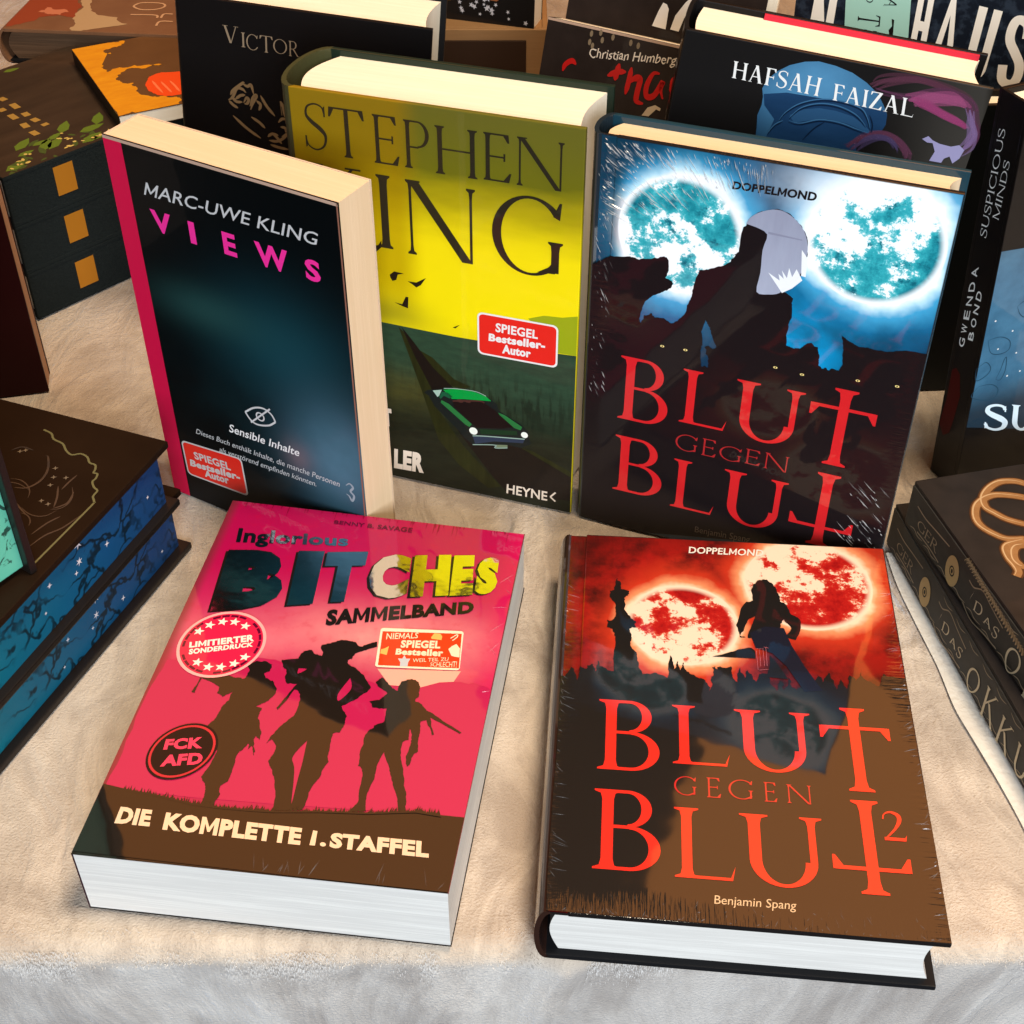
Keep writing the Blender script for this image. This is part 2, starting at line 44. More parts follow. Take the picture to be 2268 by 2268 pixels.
'HAF':{'n1':[(.02586,.19733),(.06739,.19661),(.06701,.20533),(.02513,.20539)],'n2':[(.07427,.19622),(.11257,.19537),(.11125,.20384),(.07323,.20405)],'head':[(.04229,.19112),(.04102,.19505),(.04231,.19948),(.04581,.20432),(.05079,.20839),(.0573,.21139),(.06352,.21277),(.07156,.21222),(.0799,.21051),(.08739,.20727),(.09386,.2031),(.09788,.19839),(.10079,.1941),(.10153,.18932),(.10041,.18516),(.0969,.18335),(.09049,.17983),(.09255,.17008),(.04389,.167),(.04291,.17555),(.04178,.18179),(.04261,.18695)],'dark':[(.04229,.19252),(.05271,.19535),(.0587,.19554),(.07064,.1959),(.0812,.19633),(.09074,.19551),(.09927,.19588),(.10079,.1941),(.10153,.18932),(.10041,.18516),(.0969,.18335),(.09049,.17983),(.09255,.17008),(.04831,.17161),(.05006,.18138),(.0439,.18722)],'dome':[(.05667,.1849),(.0624,.18893),(.06925,.19105),(.07723,.1913),(.08557,.19022),(.09176,.18726),(.09506,.18511),(.09481,.18362),(.08396,.18634),(.0745,.18649),(.06571,.18394),(.05954,.18157)],'folds':[[(.05234,.18042),(.05456,.18517),(.05997,.19054),(.06837,.19438),(.07741,.19555),(.08779,.1942),(.09226,.1902),(.09506,.18511)],[(.05685,.1828),(.06112,.18866),(.0689,.19239),(.07814,.1929),(.08683,.19048),(.09277,.18605)],[(.05687,.18137),(.06238,.18109),(.07093,.18467),(.08023,.1852),(.08871,.18377),(.09437,.18281)],[(.04864,.17313),(.0509,.17796),(.05428,.18083)],[(.0656,.17382),(.06934,.1804),(.07358,.18487)],[(.09295,.19246),(.09555,.18806),(.09608,.18389)]],'smoke':[(.004,[(.09043,.20583),(.09474,.2091),(.10237,.21201),(.11115,.21311),(.1206,.21199),(.12843,.20985),(.13467,.20669),(.13781,.20112)]),(.003,[(.09258,.20524),(.10131,.20463),(.10912,.20485),(.1161,.20766),(.12334,.20949),(.13017,.2085),(.13652,.20501),(.13929,.19865),(.14226,.19366),(.14218,.18797),(.13956,.18383)]),(.007,[(.1094,.20285),(.11609,.2056),(.12284,.20699),(.12926,.20729),(.13366,.20579)]),(.005,[(.11177,.20264),(.11936,.20145),(.12594,.19934),(.13243,.19756),(.13625,.19591)]),(.0035,[(.13613,.20423),(.13972,.19734),(.14218,.19294),(.14178,.18717),(.13854,.18289)]),(.004,[(.08716,.17478),(.09176,.1801),(.09817,.18362),(.10469,.18428),(.11074,.18198),(.1147,.17777),(.11584,.17511)]),(.003,[(.08982,.17498),(.09495,.18078),(.1011,.1828),(.10675,.18185),(.11049,.17832)])],'wisp':[(.11986,.18607),(.12226,.18801),(.12476,.1864),(.12841,.18539),(.13382,.18511),(.13733,.18658),(.14027,.1847),(.13942,.18019),(.13707,.17714),(.13472,.18026),(.13254,.17871),(.13194,.17639),(.12627,.17626),(.12739,.18122),(.12518,.18506),(.12257,.18486)]},
'HUM':{'name':[(.03486,.16504),(.09562,.17189),(.09624,.17697),(.03486,.17009)],'red':[(.005,[(.01749,.15412),(.01876,.15807),(.02314,.16097),(.02671,.1595)]),(.006,[(.05777,.1656),(.05701,.16031),(.05666,.1561)]),(.005,[(.05077,.1576),(.05689,.1608),(.06342,.162)]),(.0055,[(.0667,.16516),(.06646,.15793),(.06568,.15002)]),(.006,[(.06565,.15571),(.07009,.15963),(.07406,.15986),(.07372,.15312),(.0743,.14807),(.07916,.14748)]),(.0055,[(.08661,.16524),(.08222,.16443),(.07937,.15728),(.08072,.1519),(.08566,.15337),(.08959,.16124),(.08932,.15713),(.0918,.15252)]),(.005,[(.0958,.16492),(.09628,.16048),(.09665,.15651)])],'white':[(.07973,.14112),(.08283,.14614),(.08758,.14837),(.09178,.14741),(.09153,.14582),(.08877,.1463),(.08464,.1416)],'drops':[(.03404,.17798),(.03375,.17328),(.04257,.1758),(.03625,.17163),(.06292,.17773),(.06842,.17715),(.04062,.17958),(.04983,.17856)]},
'HU2':{'n':[[(.06366,.1829),(.06622,.19133),(.06833,.19614),(.0711,.19558),(.07296,.1934),(.07338,.18251)],[(.07654,.18304),(.07819,.19077),(.08335,.19848),(.08793,.20309),(.09184,.20514),(.09463,.20411),(.09542,.2023),(.09208,.20179),(.08666,.19558),(.08428,.18979),(.08249,.1828)],[(.08764,.18293),(.08804,.18892),(.09242,.19307),(.09528,.19427),(.09674,.19231),(.09375,.1879),(.09343,.18292)]],'red':[(.02563,.19867),(.03439,.19694),(.0272,.19202)]},
'MIN':{'su':[('S',[(.01133,.03883),(.02736,.03284),(.02374,.05161),(.00842,.05672)]),('U',[(.02816,.03404),(.04385,.02758),(.04066,.04522),(.02637,.05075)])],'blue':[(-.00013,.14742),(-.00204,.10387),(-.00275,.07428),(-.00231,.04461),(.04675,.02832),(.02019,.14571)],'blobs':[[(.00283,.09684),(.00984,.09706),(.01596,.09322),(.01671,.08794),(.01204,.08632),(.00585,.08878)],[(-.00107,.08048),(.00406,.08344),(.00786,.07867),(.00575,.07481),(.00028,.0734)],[(.00257,.06898),(.00991,.06835),(.0152,.06377),(.0134,.05817),(.00581,.05965),(-.0008,.06391)],[(.01235,.07066),(.01413,.07614),(.01512,.08178),(.01633,.08292),(.0172,.07526),(.01543,.06977)],[(.01635,.11296),(.02017,.11474),(.02212,.10583),(.0188,.10812)]],'specks':[(.02665,.07181),(.01918,.07094),(.0099,.08983),(.01656,.09881),(.00488,.10763),(.02178,.08433)]},
'MINS':{'sus':[(.01019,.14849),(.00949,.20362),(.00475,.20212),(.00527,.1476)],'minds':[(.01628,.16115),(.01657,.19089),(.01238,.19001),(.01184,.16052)],'gw':[(.00884,.0846),(.00875,.13418),(.00435,.13119),(.00465,.08354)],'bond':[(.01466,.09212),(.01492,.12292),(.01084,.1224),(.01081,.09091)],'tiny':[(.00825,.21155),(.00835,.21368),(.01439,.21403),(.01404,.21158)],'red':[(.00299,.06826),(.006,.07127),(.00973,.06945),(.0129,.05771),(.01145,.04264),(.00982,.03191),(.00538,.02721),(.00067,.03213),(.00292,.04963)]},
'OKT':{'orn':[[(.0504,.20062),(.04652,.20344),(.03944,.20464),(.03207,.20167),(.02575,.19573),(.02344,.18895),(.02577,.18388),(.02919,.1786),(.03542,.17358)],[(.04514,.19113),(.03791,.19469),(.03113,.1963),(.02433,.19423),(.01897,.19002),(.01521,.18281),(.01509,.17664),(.01811,.17069),(.02246,.16619),(.0303,.16433)],[(.02988,.16357),(.02448,.16314),(.0204,.1624),(.01769,.15964),(.01648,.15404),(.01675,.149),(.01635,.14499),(.01398,.1423)],[(.0282,.16054),(.02432,.16061),(.02106,.158),(.01876,.15267),(.01941,.14837),(.02082,.14721)]],'tiny':[(-.00412,.15726),(-.00874,.09525),(-.00523,.10016),(-.00029,.15886)]},
'OKTS':{'let':[('I',[(.05695,.00204),(.0584,.01083),(.05815,.01138),(.0564,.00191)]),('D',[(.06138,.00154),(.06725,.0017),(.06732,.00803),(.06115,.00603)]),('A',[(.06832,.00194),(.07539,.0018),(.07421,.00691),(.06847,.00679)]),('S',[(.07509,-.00008),(.0795,.00038),(.08013,.00649),(.07575,.00607)]),('O',[(.08925,-.00715),(.09791,-.00524),(.09692,.01096),(.08697,.00631)]),('K',[(.10164,-.00847),(.1109,-.00724),(.10968,.01106),(.10228,.00874)]),('K',[(.11377,-.00649),(.12229,-.00658),(.1209,.01144),(.11373,.00916)])],'coin':[(.04074,.0082),(.03441,.00404),(.04693,.01227),(.03674,.01587),(.04489,.00019)],'lines':[[(.00588,.01921),(.01555,.01801),(.02736,.01731),(.0341,.01624)],[(.00488,.00743),(.02069,.00604),(.03392,.00517),(.04665,.00183),(.05592,.00027),(.06503,-.00126),(.07503,-.00251),(.08352,-.00587)],[(.05214,.01547),(.05596,.0136),(.06324,.01574),(.06998,.01366),(.08183,.00895)]],'ger':[(.00832,.01035),(.02683,.00829),(.02834,.01506),(.00905,.01487)]},
'OKBS':{'let':[('I',[(.06476,.00732),(.06643,.01552),(.06698,.01671),(.06497,.00835)]),('D',[(.06932,.00695),(.07601,.00795),(.07588,.01517),(.06931,.01268)]),('A',[(.07824,.00777),(.08551,.00869),(.08451,.01337),(.07753,.01195)]),('S',[(.08634,.00709),(.09015,.00779),(.09064,.01483),(.08596,.01324)]),('O',[(.0994,.00042),(.10881,.00271),(.11135,.01642),(.09892,.01579)]),('K',[(.11633,.00003),(.12855,.00179),(.12739,.01927),(.11574,.01823)]),('K',[(.13211,.0006),(.14375,.00144),(.14378,.01804),(.132,.01706)]),('U',[(.14906,.001),(.15947,.00319),(.15795,.01787),(.14751,.01724)])],'coin':[(.0468,.0104),(.03945,.00506),(.05446,.01609),(.04307,.01791),(.05186,.00329)],'lines':[[(.00841,.01805),(.01686,.0173),(.02736,.01853),(.04051,.02)],[(.01284,.00545),(.0255,.00614),(.03539,.00538)],[(.06105,.01757),(.06561,.01715),(.07214,.02113),(.08151,.01921),(.09214,.01719)],[(.06082,.0034),(.06961,.0006),(.08147,.00283),(.09207,.00405)]],'ger':[(.01172,.00778),(.03182,.00785),(.03256,.0143),(.01233,.01329)]},
'LSF':{'lab':[[(.02886,.07533),(.04723,.07398),(.04714,.08628),(.02901,.08774)],[(.03123,.04274),(.04811,.04274),(.04885,.05629),(.03021,.05659)],[(.03274,.01159),(.0494,.01154),(.04946,.02429),(.03373,.02456)]]},
'LST':{'bars':[[(.05925,.09956),(.05961,.08609),(.05757,.06899),(.05666,.05736),(.05739,.04621),(.05757,.03985)],[(.05046,.08513),(.05003,.07286),(.04855,.05569),(.04619,.04188),(.04622,.02982)]],'leaves':[(.04685,.02319),(.06584,.0188),(.07932,.02064),(.02136,.01756),(.00615,.00586),(.03623,.0131),(.06495,.00576),(.02483,.02532),(.03977,.01219),(.08237,.13388),(.05716,.0261),(.05857,.00471),(.0354,.02368)]},
'BLT':{'frame':[(.07994,.20138),(.08527,.20013),(.08886,.19683),(.09487,.19543),(.09937,.19165),(.10381,.18971),(.10723,.19194),(.11163,.19091),(.11502,.18772),(.1184,.18724),(.12029,.18442),(.12097,.18204),(.12313,.18199),(.12427,.17894),(.12422,.17632),(.12723,.17318),(.13002,.17169),(.13038,.1676),(.13309,.16445),(.13344,.16043),(.13249,.12097)],'moon':[(.09343,.1602),(.09843,.1617),(.10103,.1657),(.10147,.17106),(.09949,.17732),(.09453,.18434),(.09304,.18468)],'waves':[[(.12399,.12879),(.12598,.13737),(.13024,.14457),(.1328,.15443)],[(.12004,.13588),(.12201,.14462),(.12488,.15058)],[(.11845,.15385),(.12227,.15946),(.12051,.16719)],[(.11846,.15468),(.11573,.16113),(.11152,.16801)],[(.09157,.15693),(.1016,.15069),(.11049,.14587)],[(.11436,.16653),(.11441,.17256),(.11493,.17797)],[(.07527,.1824),(.07863,.18643),(.08511,.18617)]],'glints':[(.10264,.17853),(.11131,.1744),(.10771,.1674),(.10579,.17272),(.11053,.15662),(.11474,.15574),(.07973,.18319),(.08167,.18485)]},
'BTS':{'fl':[(1,(.1451,.03101)),(.8,(.1431,.02228)),(.6,(.1629,.01634)),(.5,(.12706,.03418)),(.5,(.13953,.01823)),(.5,(.12245,.02594)),(.4,(.20424,.03219)),(.4,(.19732,.01711)),(.5,(.12196,.02611)),(.35,(.11564,.01527))]},
'BBS':{'fl':[(1,(.14331,.02654)),(.8,(.14112,.01778)),(.6,(.16142,.01049)),(.4,(.1246,.02938)),(.4,(.13684,.01308)),(.5,(.11982,.02156)),(.4,(.19647,.01143)),(.35,(.11316,.00985)),(.4,(.20289,.02797))]},
'NEU':{'let':[('N',[(.00868,.1171),(.02402,.11489),(.02557,.16163),(.01158,.16325)]),('H',[(.07321,.13005),(.08285,.12883),(.08336,.17104),(.07406,.17196)]),('A',[(.0862,.12689),(.10076,.12509),(.09946,.16826),(.08995,.16877)]),('U',[(.10753,.12472),(.12058,.12238),(.12395,.16416),(.10998,.16602)]),('S',[(.12853,.11945),(.14259,.11883),(.14236,.16096),(.12913,.16323)])],'lab':[(.03567,.10742),(.07474,.10897),(.06895,.17402),(.02946,.17465)],'T':[(.0399,.14643),(.0393,.15586),(.0532,.1539),(.05357,.1475)],'Ah':[(.05371,.16033),(.05738,.16554),(.06153,.16521),(.06184,.15854)],'S':[(.04152,.14046),(.04162,.14508),(.05308,.14477),(.05339,.14021)],'O':[(.04307,.16113),(.04221,.16701),(.04664,.16744),(.04789,.16161)],'dag':[(.06009,.15311),(.06168,.15252),(.06236,.14348),(.06025,.14249),(.05929,.1462),(.06094,.14866)]},
'ORA':{'gold':[(-.00586,.1171),(.00759,.12041),(.02294,.12002),(.03468,.11581),(.03119,.10811),(.01896,.10509),(.01897,.09766),(.02196,.09888),(.0138,.08574),(.01029,.07503),(.0119,.06889),(.03034,.07171),(.04689,.06488),(.02902,.06705),(.01845,.06197),(.01451,.05705),(.01511,.04984),(.02199,.04454),(.02212,.03597),(.0261,.01887),(.03492,.01427),(.04165,.00911),(.03926,-.00268),(.01775,-.00109),(.00017,.00018),(-.00164,.05174),(-.0036,.08405)],'sun':[(.02786,.03807),(.03359,.04884),(.04241,.05211),(.05369,.04799),(.05461,.03615),(.04784,.01251),(.0379,.01354),(.03005,.01929),(.02698,.02839)],'rays':[[(.03352,.04196),(.03371,.03162),(.03422,.02044)],[(.03814,.03783),(.03885,.02725),(.03943,.01856)],[(.04365,.03668),(.04431,.02609),(.0443,.01769)]],'edge':[(.02531,.11878),(.03906,.1193),(.05345,.12153)]},
'TAN':{'red':[(.00129,.00297),(-.01332,.03324),(-.02333,.06267),(.03769,.06875),(.04035,.04607),(.04353,.0224),(.01824,.02169)],'pale':[(.03627,.06861),(.04284,.03884),(.04475,.01891),(.04802,.00147),(.06014,.00268),(.08381,.01564),(.0582,.02932),(.04663,.04669),(.04195,.06917)],'pink':[(.01361,.03038),(.01726,.04002),(.02966,.03753),(.03571,.03258),(.0307,.02658),(.02181,.02752)],'lines':[[(.078,.04982),(.08217,.05495),(.09574,.05536),(.10016,.05016),(.09622,.04416),(.0861,.04223),(.07914,.04619),(.078,.04982)],[(.0806,.03247),(.09807,.0333),(.10103,.02813)],[(.10377,.02841),(.10373,.03569),(.10992,.03631)],[(.10453,.01416),(.10491,.02221),(.11377,.0231)]]},
'SHEET':[[.1923,.5278],[.1931,.5026],[.1969,.4729],[.2004,.4477],[.2022,.4228],[.2061,.4036],[.2099,.3858],[.2131,.3688],[.2156,.3525],[.2171,.3413]],
'PT':{'maroon':[-.3027,.8723,.0981],'std':[-.2741,.67,0],'mint':[[-.2032,.427,.0786],[-.2119,.4147,.0786]],'okt':[.0152,.9304,.108]},
'WARP':{'ING':[(-.00013,-.00127),(.14609,.00158),(.14747,.20554),(.00025,.21043)],'BG2':[(.00134,.00101),(.14997,-.00069),(.15086,.21499),(-.00083,.21322)]}}


# ---------------------------------------------------------------- materials
_M = {}
class NT:
    def __init__(s, m): s.t = m.node_tree; s.n = s.t.nodes; s.l = s.t.links
    def new(s, k, **kw):
        n = s.n.new(k)
        for a, b in kw.items(): setattr(n, a, b)
        return n
    def put(s, sock, v):
        if hasattr(v, 'is_output'): s.l.new(v, sock)
        else: sock.default_value = v
    def m(s, op, a, b=0, c=0):
        n = s.new('ShaderNodeMath', operation=op)
        for i, v in enumerate((a, b, c)): s.put(n.inputs[i], v)
        return n.outputs[0]
    def mix(s, f, a, b, bt='MIX'):
        n = s.new('ShaderNodeMix', data_type='RGBA', blend_type=bt); n.clamp_factor = True
        s.put(n.inputs[0], f); s.put(n.inputs[6], c4(a)); s.put(n.inputs[7], c4(b)); return n.outputs[2]
    def ramp(s, f, stops):
        n = s.new('ShaderNodeValToRGB'); e = n.color_ramp.elements
        while len(e) < len(stops): e.new(.5)
        for x, (p, c) in zip(e, stops): x.position = p; x.color = c4(c)
        s.put(n.inputs[0], f); return n.outputs[0]
    def sm(s, x, a, b):
        n = s.new('ShaderNodeMapRange', interpolation_type='SMOOTHSTEP')
        s.put(n.inputs[0], x); n.inputs[1].default_value = a; n.inputs[2].default_value = b
        return n.outputs[0]
    def uv(s):
        t = s.new('ShaderNodeTexCoord'); x = s.new('ShaderNodeSeparateXYZ'); s.l.new(t.outputs['UV'], x.inputs[0])
        return t.outputs['UV'], x.outputs[0], x.outputs[1]
    def obj(s): return s.new('ShaderNodeTexCoord').outputs['Object']
    def noise(s, vec, scale, det=4, rough=.55, dist=0, col=False):
        n = s.new('ShaderNodeTexNoise'); s.put(n.inputs['Vector'], vec)
        n.inputs['Scale'].default_value = scale; n.inputs['Detail'].default_value = det
        n.inputs['Roughness'].default_value = rough; n.inputs['Distortion'].default_value = dist
        return n.outputs['Color' if col else 'Fac']
    def map(s, vec, sc=(1, 1, 1), rot=0, loc=(0, 0, 0)):
        n = s.new('ShaderNodeMapping'); s.put(n.inputs[0], vec); n.inputs['Scale'].default_value = sc
        n.inputs['Rotation'].default_value = (0, 0, rot); n.inputs['Location'].default_value = loc
        return n.outputs[0]
    def dist(s, u, v, cu, cv, su=1, sv=1):
        a = s.m('MULTIPLY', s.m('SUBTRACT', u, cu), 1/su); b = s.m('MULTIPLY', s.m('SUBTRACT', v, cv), 1/sv)
        return s.m('SQRT', s.m('ADD', s.m('MULTIPLY', a, a), s.m('MULTIPLY', b, b)))
    def spot(s, u, v, cu, cv, su, sv):
        d = s.dist(u, v, cu, cv, su, sv); return s.m('POWER', 2.718, s.m('MULTIPLY', s.m('MULTIPLY', d, d), -1))
    def bump(s, h, strength, dist=.001):
        n = s.new('ShaderNodeBump'); n.inputs['Strength'].default_value = strength; n.inputs['Distance'].default_value = dist
        s.put(n.inputs['Height'], h); return n.outputs[0]
def c4(c): return c if hasattr(c, 'is_output') else ((*c, 1) if len(c) == 3 else c)

def mat(name, col=(.5, .5, .5), rough=.5, spec=.1, coat=0, metal=0, build=None, film=None):
    if name in _M: return _M[name]
    m = bpy.data.materials.new(name); m.use_nodes = True; _M[name] = m
    t = NT(m); p = t.n['Principled BSDF']
    p.inputs['Base Color'].default_value = c4(col); p.inputs['Roughness'].default_value = rough
    p.inputs['Specular IOR Level'].default_value = spec; p.inputs['Metallic'].default_value = metal
    p.inputs['Coat Weight'].default_value = coat; p.inputs['Coat Roughness'].default_value = .04
    if build: build(t, p)
    if film:
        uv, u, v = t.uv()
        t.put(p.inputs['Coat Normal'], film(t, uv, u, v))
    elif coat:
        uv, u, v = t.uv()
        t.put(p.inputs['Coat Normal'], t.bump(t.noise(uv, 28, 2), .25, .0012))
    return m

def film_for(w, h):
    def f(t, uv, u, v):
        du = t.m('MINIMUM', u, t.m('SUBTRACT', w, u)); dv = t.m('MINIMUM', v, t.m('SUBTRACT', h, v))
        mu = t.m('SUBTRACT', 1, t.sm(du, .0, .012)); mv = t.m('SUBTRACT', 1, t.sm(dv, .0, .014))
        n1 = t.noise(t.map(uv, (60, 700, 1)), 1, 2); n2 = t.noise(t.map(uv, (700, 60, 1)), 1, 2)
        h1 = t.m('ADD', t.m('MULTIPLY', n1, mu), t.m('MULTIPLY', n2, mv))
        h2 = t.m('ADD', t.m('MULTIPLY', h1, .35), t.m('MULTIPLY', t.noise(uv, 22, 2), .5))
        return t.bump(h2, .5, .0012)
    return f

def b_pages(base, line):
    def f(t, p):
        o = t.obj(); uv, u, v = t.uv()
        n = t.noise(t.map(uv, (25, 2600, 1)), 1, 3, .6); n2 = t.noise(t.map(uv, (8, 350, 1)), 1, 3)
        t.put(p.inputs['Base Color'], t.mix(t.m('MULTIPLY', t.sm(t.m('MULTIPLY', n, n2), .2, .36), .8), line, base))
        t.put(p.inputs['Normal'], t.bump(n, .35, .0004))
        p.inputs['Subsurface Weight'].default_value = 0
    return f
PAGE_CREAM = mat('cream_pages', rough=.8, spec=.1, build=b_pages((.84, .77, .65), (.78, .7, .57)))
PAGE_PEACH = mat('peach_pages', rough=.8, spec=.1, build=b_pages((.74, .57, .39), (.69, .52, .34)))
PAGE_WHITE = mat('white_pages', rough=.8, spec=.15, build=b_pages((.79, .76, .71), (.65, .62, .58)))
BLACK_BOARD = mat('black_board', (.009, .009, .010), .45)
BLACK_CLOTH = mat('black_cover', (.010, .007, .006), .4, .25)
CARD = mat('card_edge', (.62, .47, .33), .8, .2)

# ---------------------------------------------------------------- mesh helpers
def link(name, me, parent=None, m=None):
    o = bpy.data.objects.new(name, me); COL.objects.link(o)
    if parent: o.parent = parent
    if m: me.materials.append(m)
    return o
class Frame:
    """cover coordinates (u right, v up, d behind the front cover) -> the thing's own coordinates"""
    def __init__(s, mode, t, warp=None, wh=None): s.mode, s.t, s.warp, s.wh = mode, t, warp, wh
    def __call__(s, u, v, d):
        if s.warp:
            a, b = u/s.wh[0], v/s.wh[1]; q = s.warp
            u, v = (sum(k*q[i][j] for i, k in enumerate(((1-a)*(1-b), a*(1-b), a*b, (1-a)*b))) for j in (0, 1))
        if s.mode == 'stand': return (u, d, v)
        if s.mode == 'lie': return (u, v, s.t-d)
        return (v, u, s.t-d)                      # lying with the spine along x
def root(name, label, cat, pose, group=None):
    o = bpy.data.objects.new(name, None); COL.objects.link(o); o.empty_display_size = .02
    o['label'] = label; o['category'] = cat
    if group: o['group'] = group
    x, y, yaw, lean, w, h, t, z0, roll = pose
    o.matrix_world = Matrix.Translation((x, y, z0)) @ Matrix.Rotation(yaw, 4, 'Z') @ Matrix.Rotation(-lean, 4, 'X') @ Matrix.Rotation(roll, 4, 'Y')
    return o
def finish(bm, uvs=None, smooth=False):
    bmesh.ops.recalc_face_normals(bm, faces=bm.faces)
    me = bpy.data.meshes.new('m'); bm.to_mesh(me); bm.free()
    if smooth:
        for p in me.polygons: p.use_smooth = True
    return me
def box(name, fr, u, v, d, m, parent, bev=.0004, uvmode='uv'):
    bm = bmesh.new(); bmesh.ops.create_cube(bm, size=1)
    for x in bm.verts:
        x.co = ((u[0]+u[1])/2+x.co.x*(u[1]-u[0]), (v[0]+v[1])/2+x.co.y*(v[1]-v[0]), (d[0]+d[1])/2+x.co.z*(d[1]-d[0]))
    if bev: bmesh.ops.bevel(bm, geom=list(bm.edges), offset=bev, segments=2, profile=.7, affect='EDGES')
    return solid(name, bm, fr, m, parent, uvmode)
def solid(name, bm, fr, m, parent, uvmode='uv', smooth=False):
    bm.normal_update(); L = bm.loops.layers.uv.new('UVMap')
    for f in bm.faces:
        n = f.normal
        for l in f.loops:
            c = l.vert.co
            if uvmode == 'uv': l[L].uv = (c.x, c.y)
            else:                                  # pages: second coordinate runs through the thickness
                l[L].uv = (c.x if abs(n.y) > .5 else c.y, c.z)
    for x in bm.verts: x.co = fr(*x.co)
    return link(name, finish(bm, smooth=smooth), parent, m)
def prism(name, fr, prof, v0, v1, m, parent, uvmode='uv', smooth=False):
    """profile in (u,d) swept from v0 to v1"""
    bm = bmesh.new()
    a = [bm.verts.new((p[0], v0, p[1])) for p in prof]; b = [bm.verts.new((p[0], v1, p[1])) for p in prof]
    n = len(prof)
    for i in range(n): bm.faces.new((a[i], a[(i+1) % n], b[(i+1) % n], b[i]))
    for ring in (a, b):
        for tri in tessellate_polygon([[x.co for x in ring]]): bm.faces.new([ring[i] for i in tri])
    return solid(name, bm, fr, m, parent, uvmode, smooth)

class Ink:
    """flat print collected in cover coordinates: verts (u,v), each patch a hair above the last"""
    def __init__(s): s.v = []; s.f = []; s.k = 0
    def tri(s, pts, faces):
        b = len(s.v); s.v += [(x, y, s.k*1.5e-6) for x, y in pts]; s.f += [tuple(b+i for i in f) for f in faces]; s.k += 1
    def poly(s, pts, holes=()):
        loops = [[Vector((x, y, 0)) for x, y in pts]]+[[Vector((x, y, 0)) for x, y in h] for h in holes]
        flat = [p for l in loops for p in l]
        s.tri([(p.x, p.y) for p in flat], tessellate_polygon(loops)); return s
    def disc(s, cu, cv, ru, rv=None, n=28, a=0):
        rv = rv or ru; ca, sa = math.cos(a), math.sin(a); P = []
        for i in range(n):
            x, y = ru*math.cos(i*2*math.pi/n), rv*math.sin(i*2*math.pi/n); P.append((cu+x*ca-y*sa, cv+x*sa+y*ca))
        return s.poly(P)
    def ring(s, f, r0, r1, n=64, a0=0, a1=6.28319):
        P = []
        for i in range(n+1):
            a = a0+(a1-a0)*i/n; P += [f(r0, a), f(r1, a)]
        s.tri(P, [(2*i, 2*i+1, 2*i+3, 2*i+2) for i in range(n)]); return s
    def stroke(s, pts, w, taper=True, n=6):
        P = smooth_path(pts, n); N = len(P); L = []
        for i, (x, y) in enumerate(P):
            a, b = P[max(i-1, 0)], P[min(i+1, N-1)]; dx, dy = b[0]-a[0], b[1]-a[1]; l = math.hypot(dx, dy) or 1
            t = i/(N-1); ww = w[0]+(w[1]-w[0])*t if isinstance(w, tuple) else w
            if taper: ww *= min(1, .25+3*t, .25+3*(1-t))
            L += [(x-dy/l*ww/2, y+dx/l*ww/2), (x+dy/l*ww/2, y-dx/l*ww/2)]
        s.tri(L, [(2*i, 2*i+1, 2*i+3, 2*i+2) for i in range(N-1)]); return s
    def star(s, cu, cv, r, n=5, a=1.57, k=.42):
        return s.poly([(cu+(r if i % 2 == 0 else r*k)*math.cos(a+i*math.pi/n), cv+(r if i % 2 == 0 else r*k)*math.sin(a+i*math.pi/n)) for i in range(2*n)])
    def put(s, name, fr, d, m, parent):
        """d: how far in front of the cover surface"""
        me = bpy.data.meshes.new(name); me.from_pydata([fr(x, y, -d-z) for x, y, z in s.v], [], s.f)
        uv = me.uv_layers.new(name='UVMap')
        for l in me.loops: uv.data[l.index].uv = s.v[l.vertex_index][:2]
        bm = bmesh.new(); bm.from_mesh(me)
        want = Vector(fr(0, 0, -1))-Vector(fr(0, 0, 0))
        for f in bm.faces:
            f.normal_update()
            if f.normal.dot(want) < 0: f.normal_flip()
        bm.to_mesh(me); bm.free()
        return link(name, me, parent, m)
def smooth_path(pts, n=6):
    if len(pts) < 3: return list(pts)
    P = [pts[0]]+list(pts)+[pts[-1]]; out = []
    for i in range(1, len(P)-2):
        p0, p1, p2, p3 = P[i-1:i+3]
        for k in range(n):
            t = k/n
            out.append(tuple(.5*(2*p1[j]+(p2[j]-p0[j])*t+(2*p0[j]-5*p1[j]+4*p2[j]-p3[j])*t*t+(3*p1[j]-p0[j]-3*p2[j]+p3[j])*t**3) for j in (0, 1)))
    out.append(tuple(pts[-1])); return out

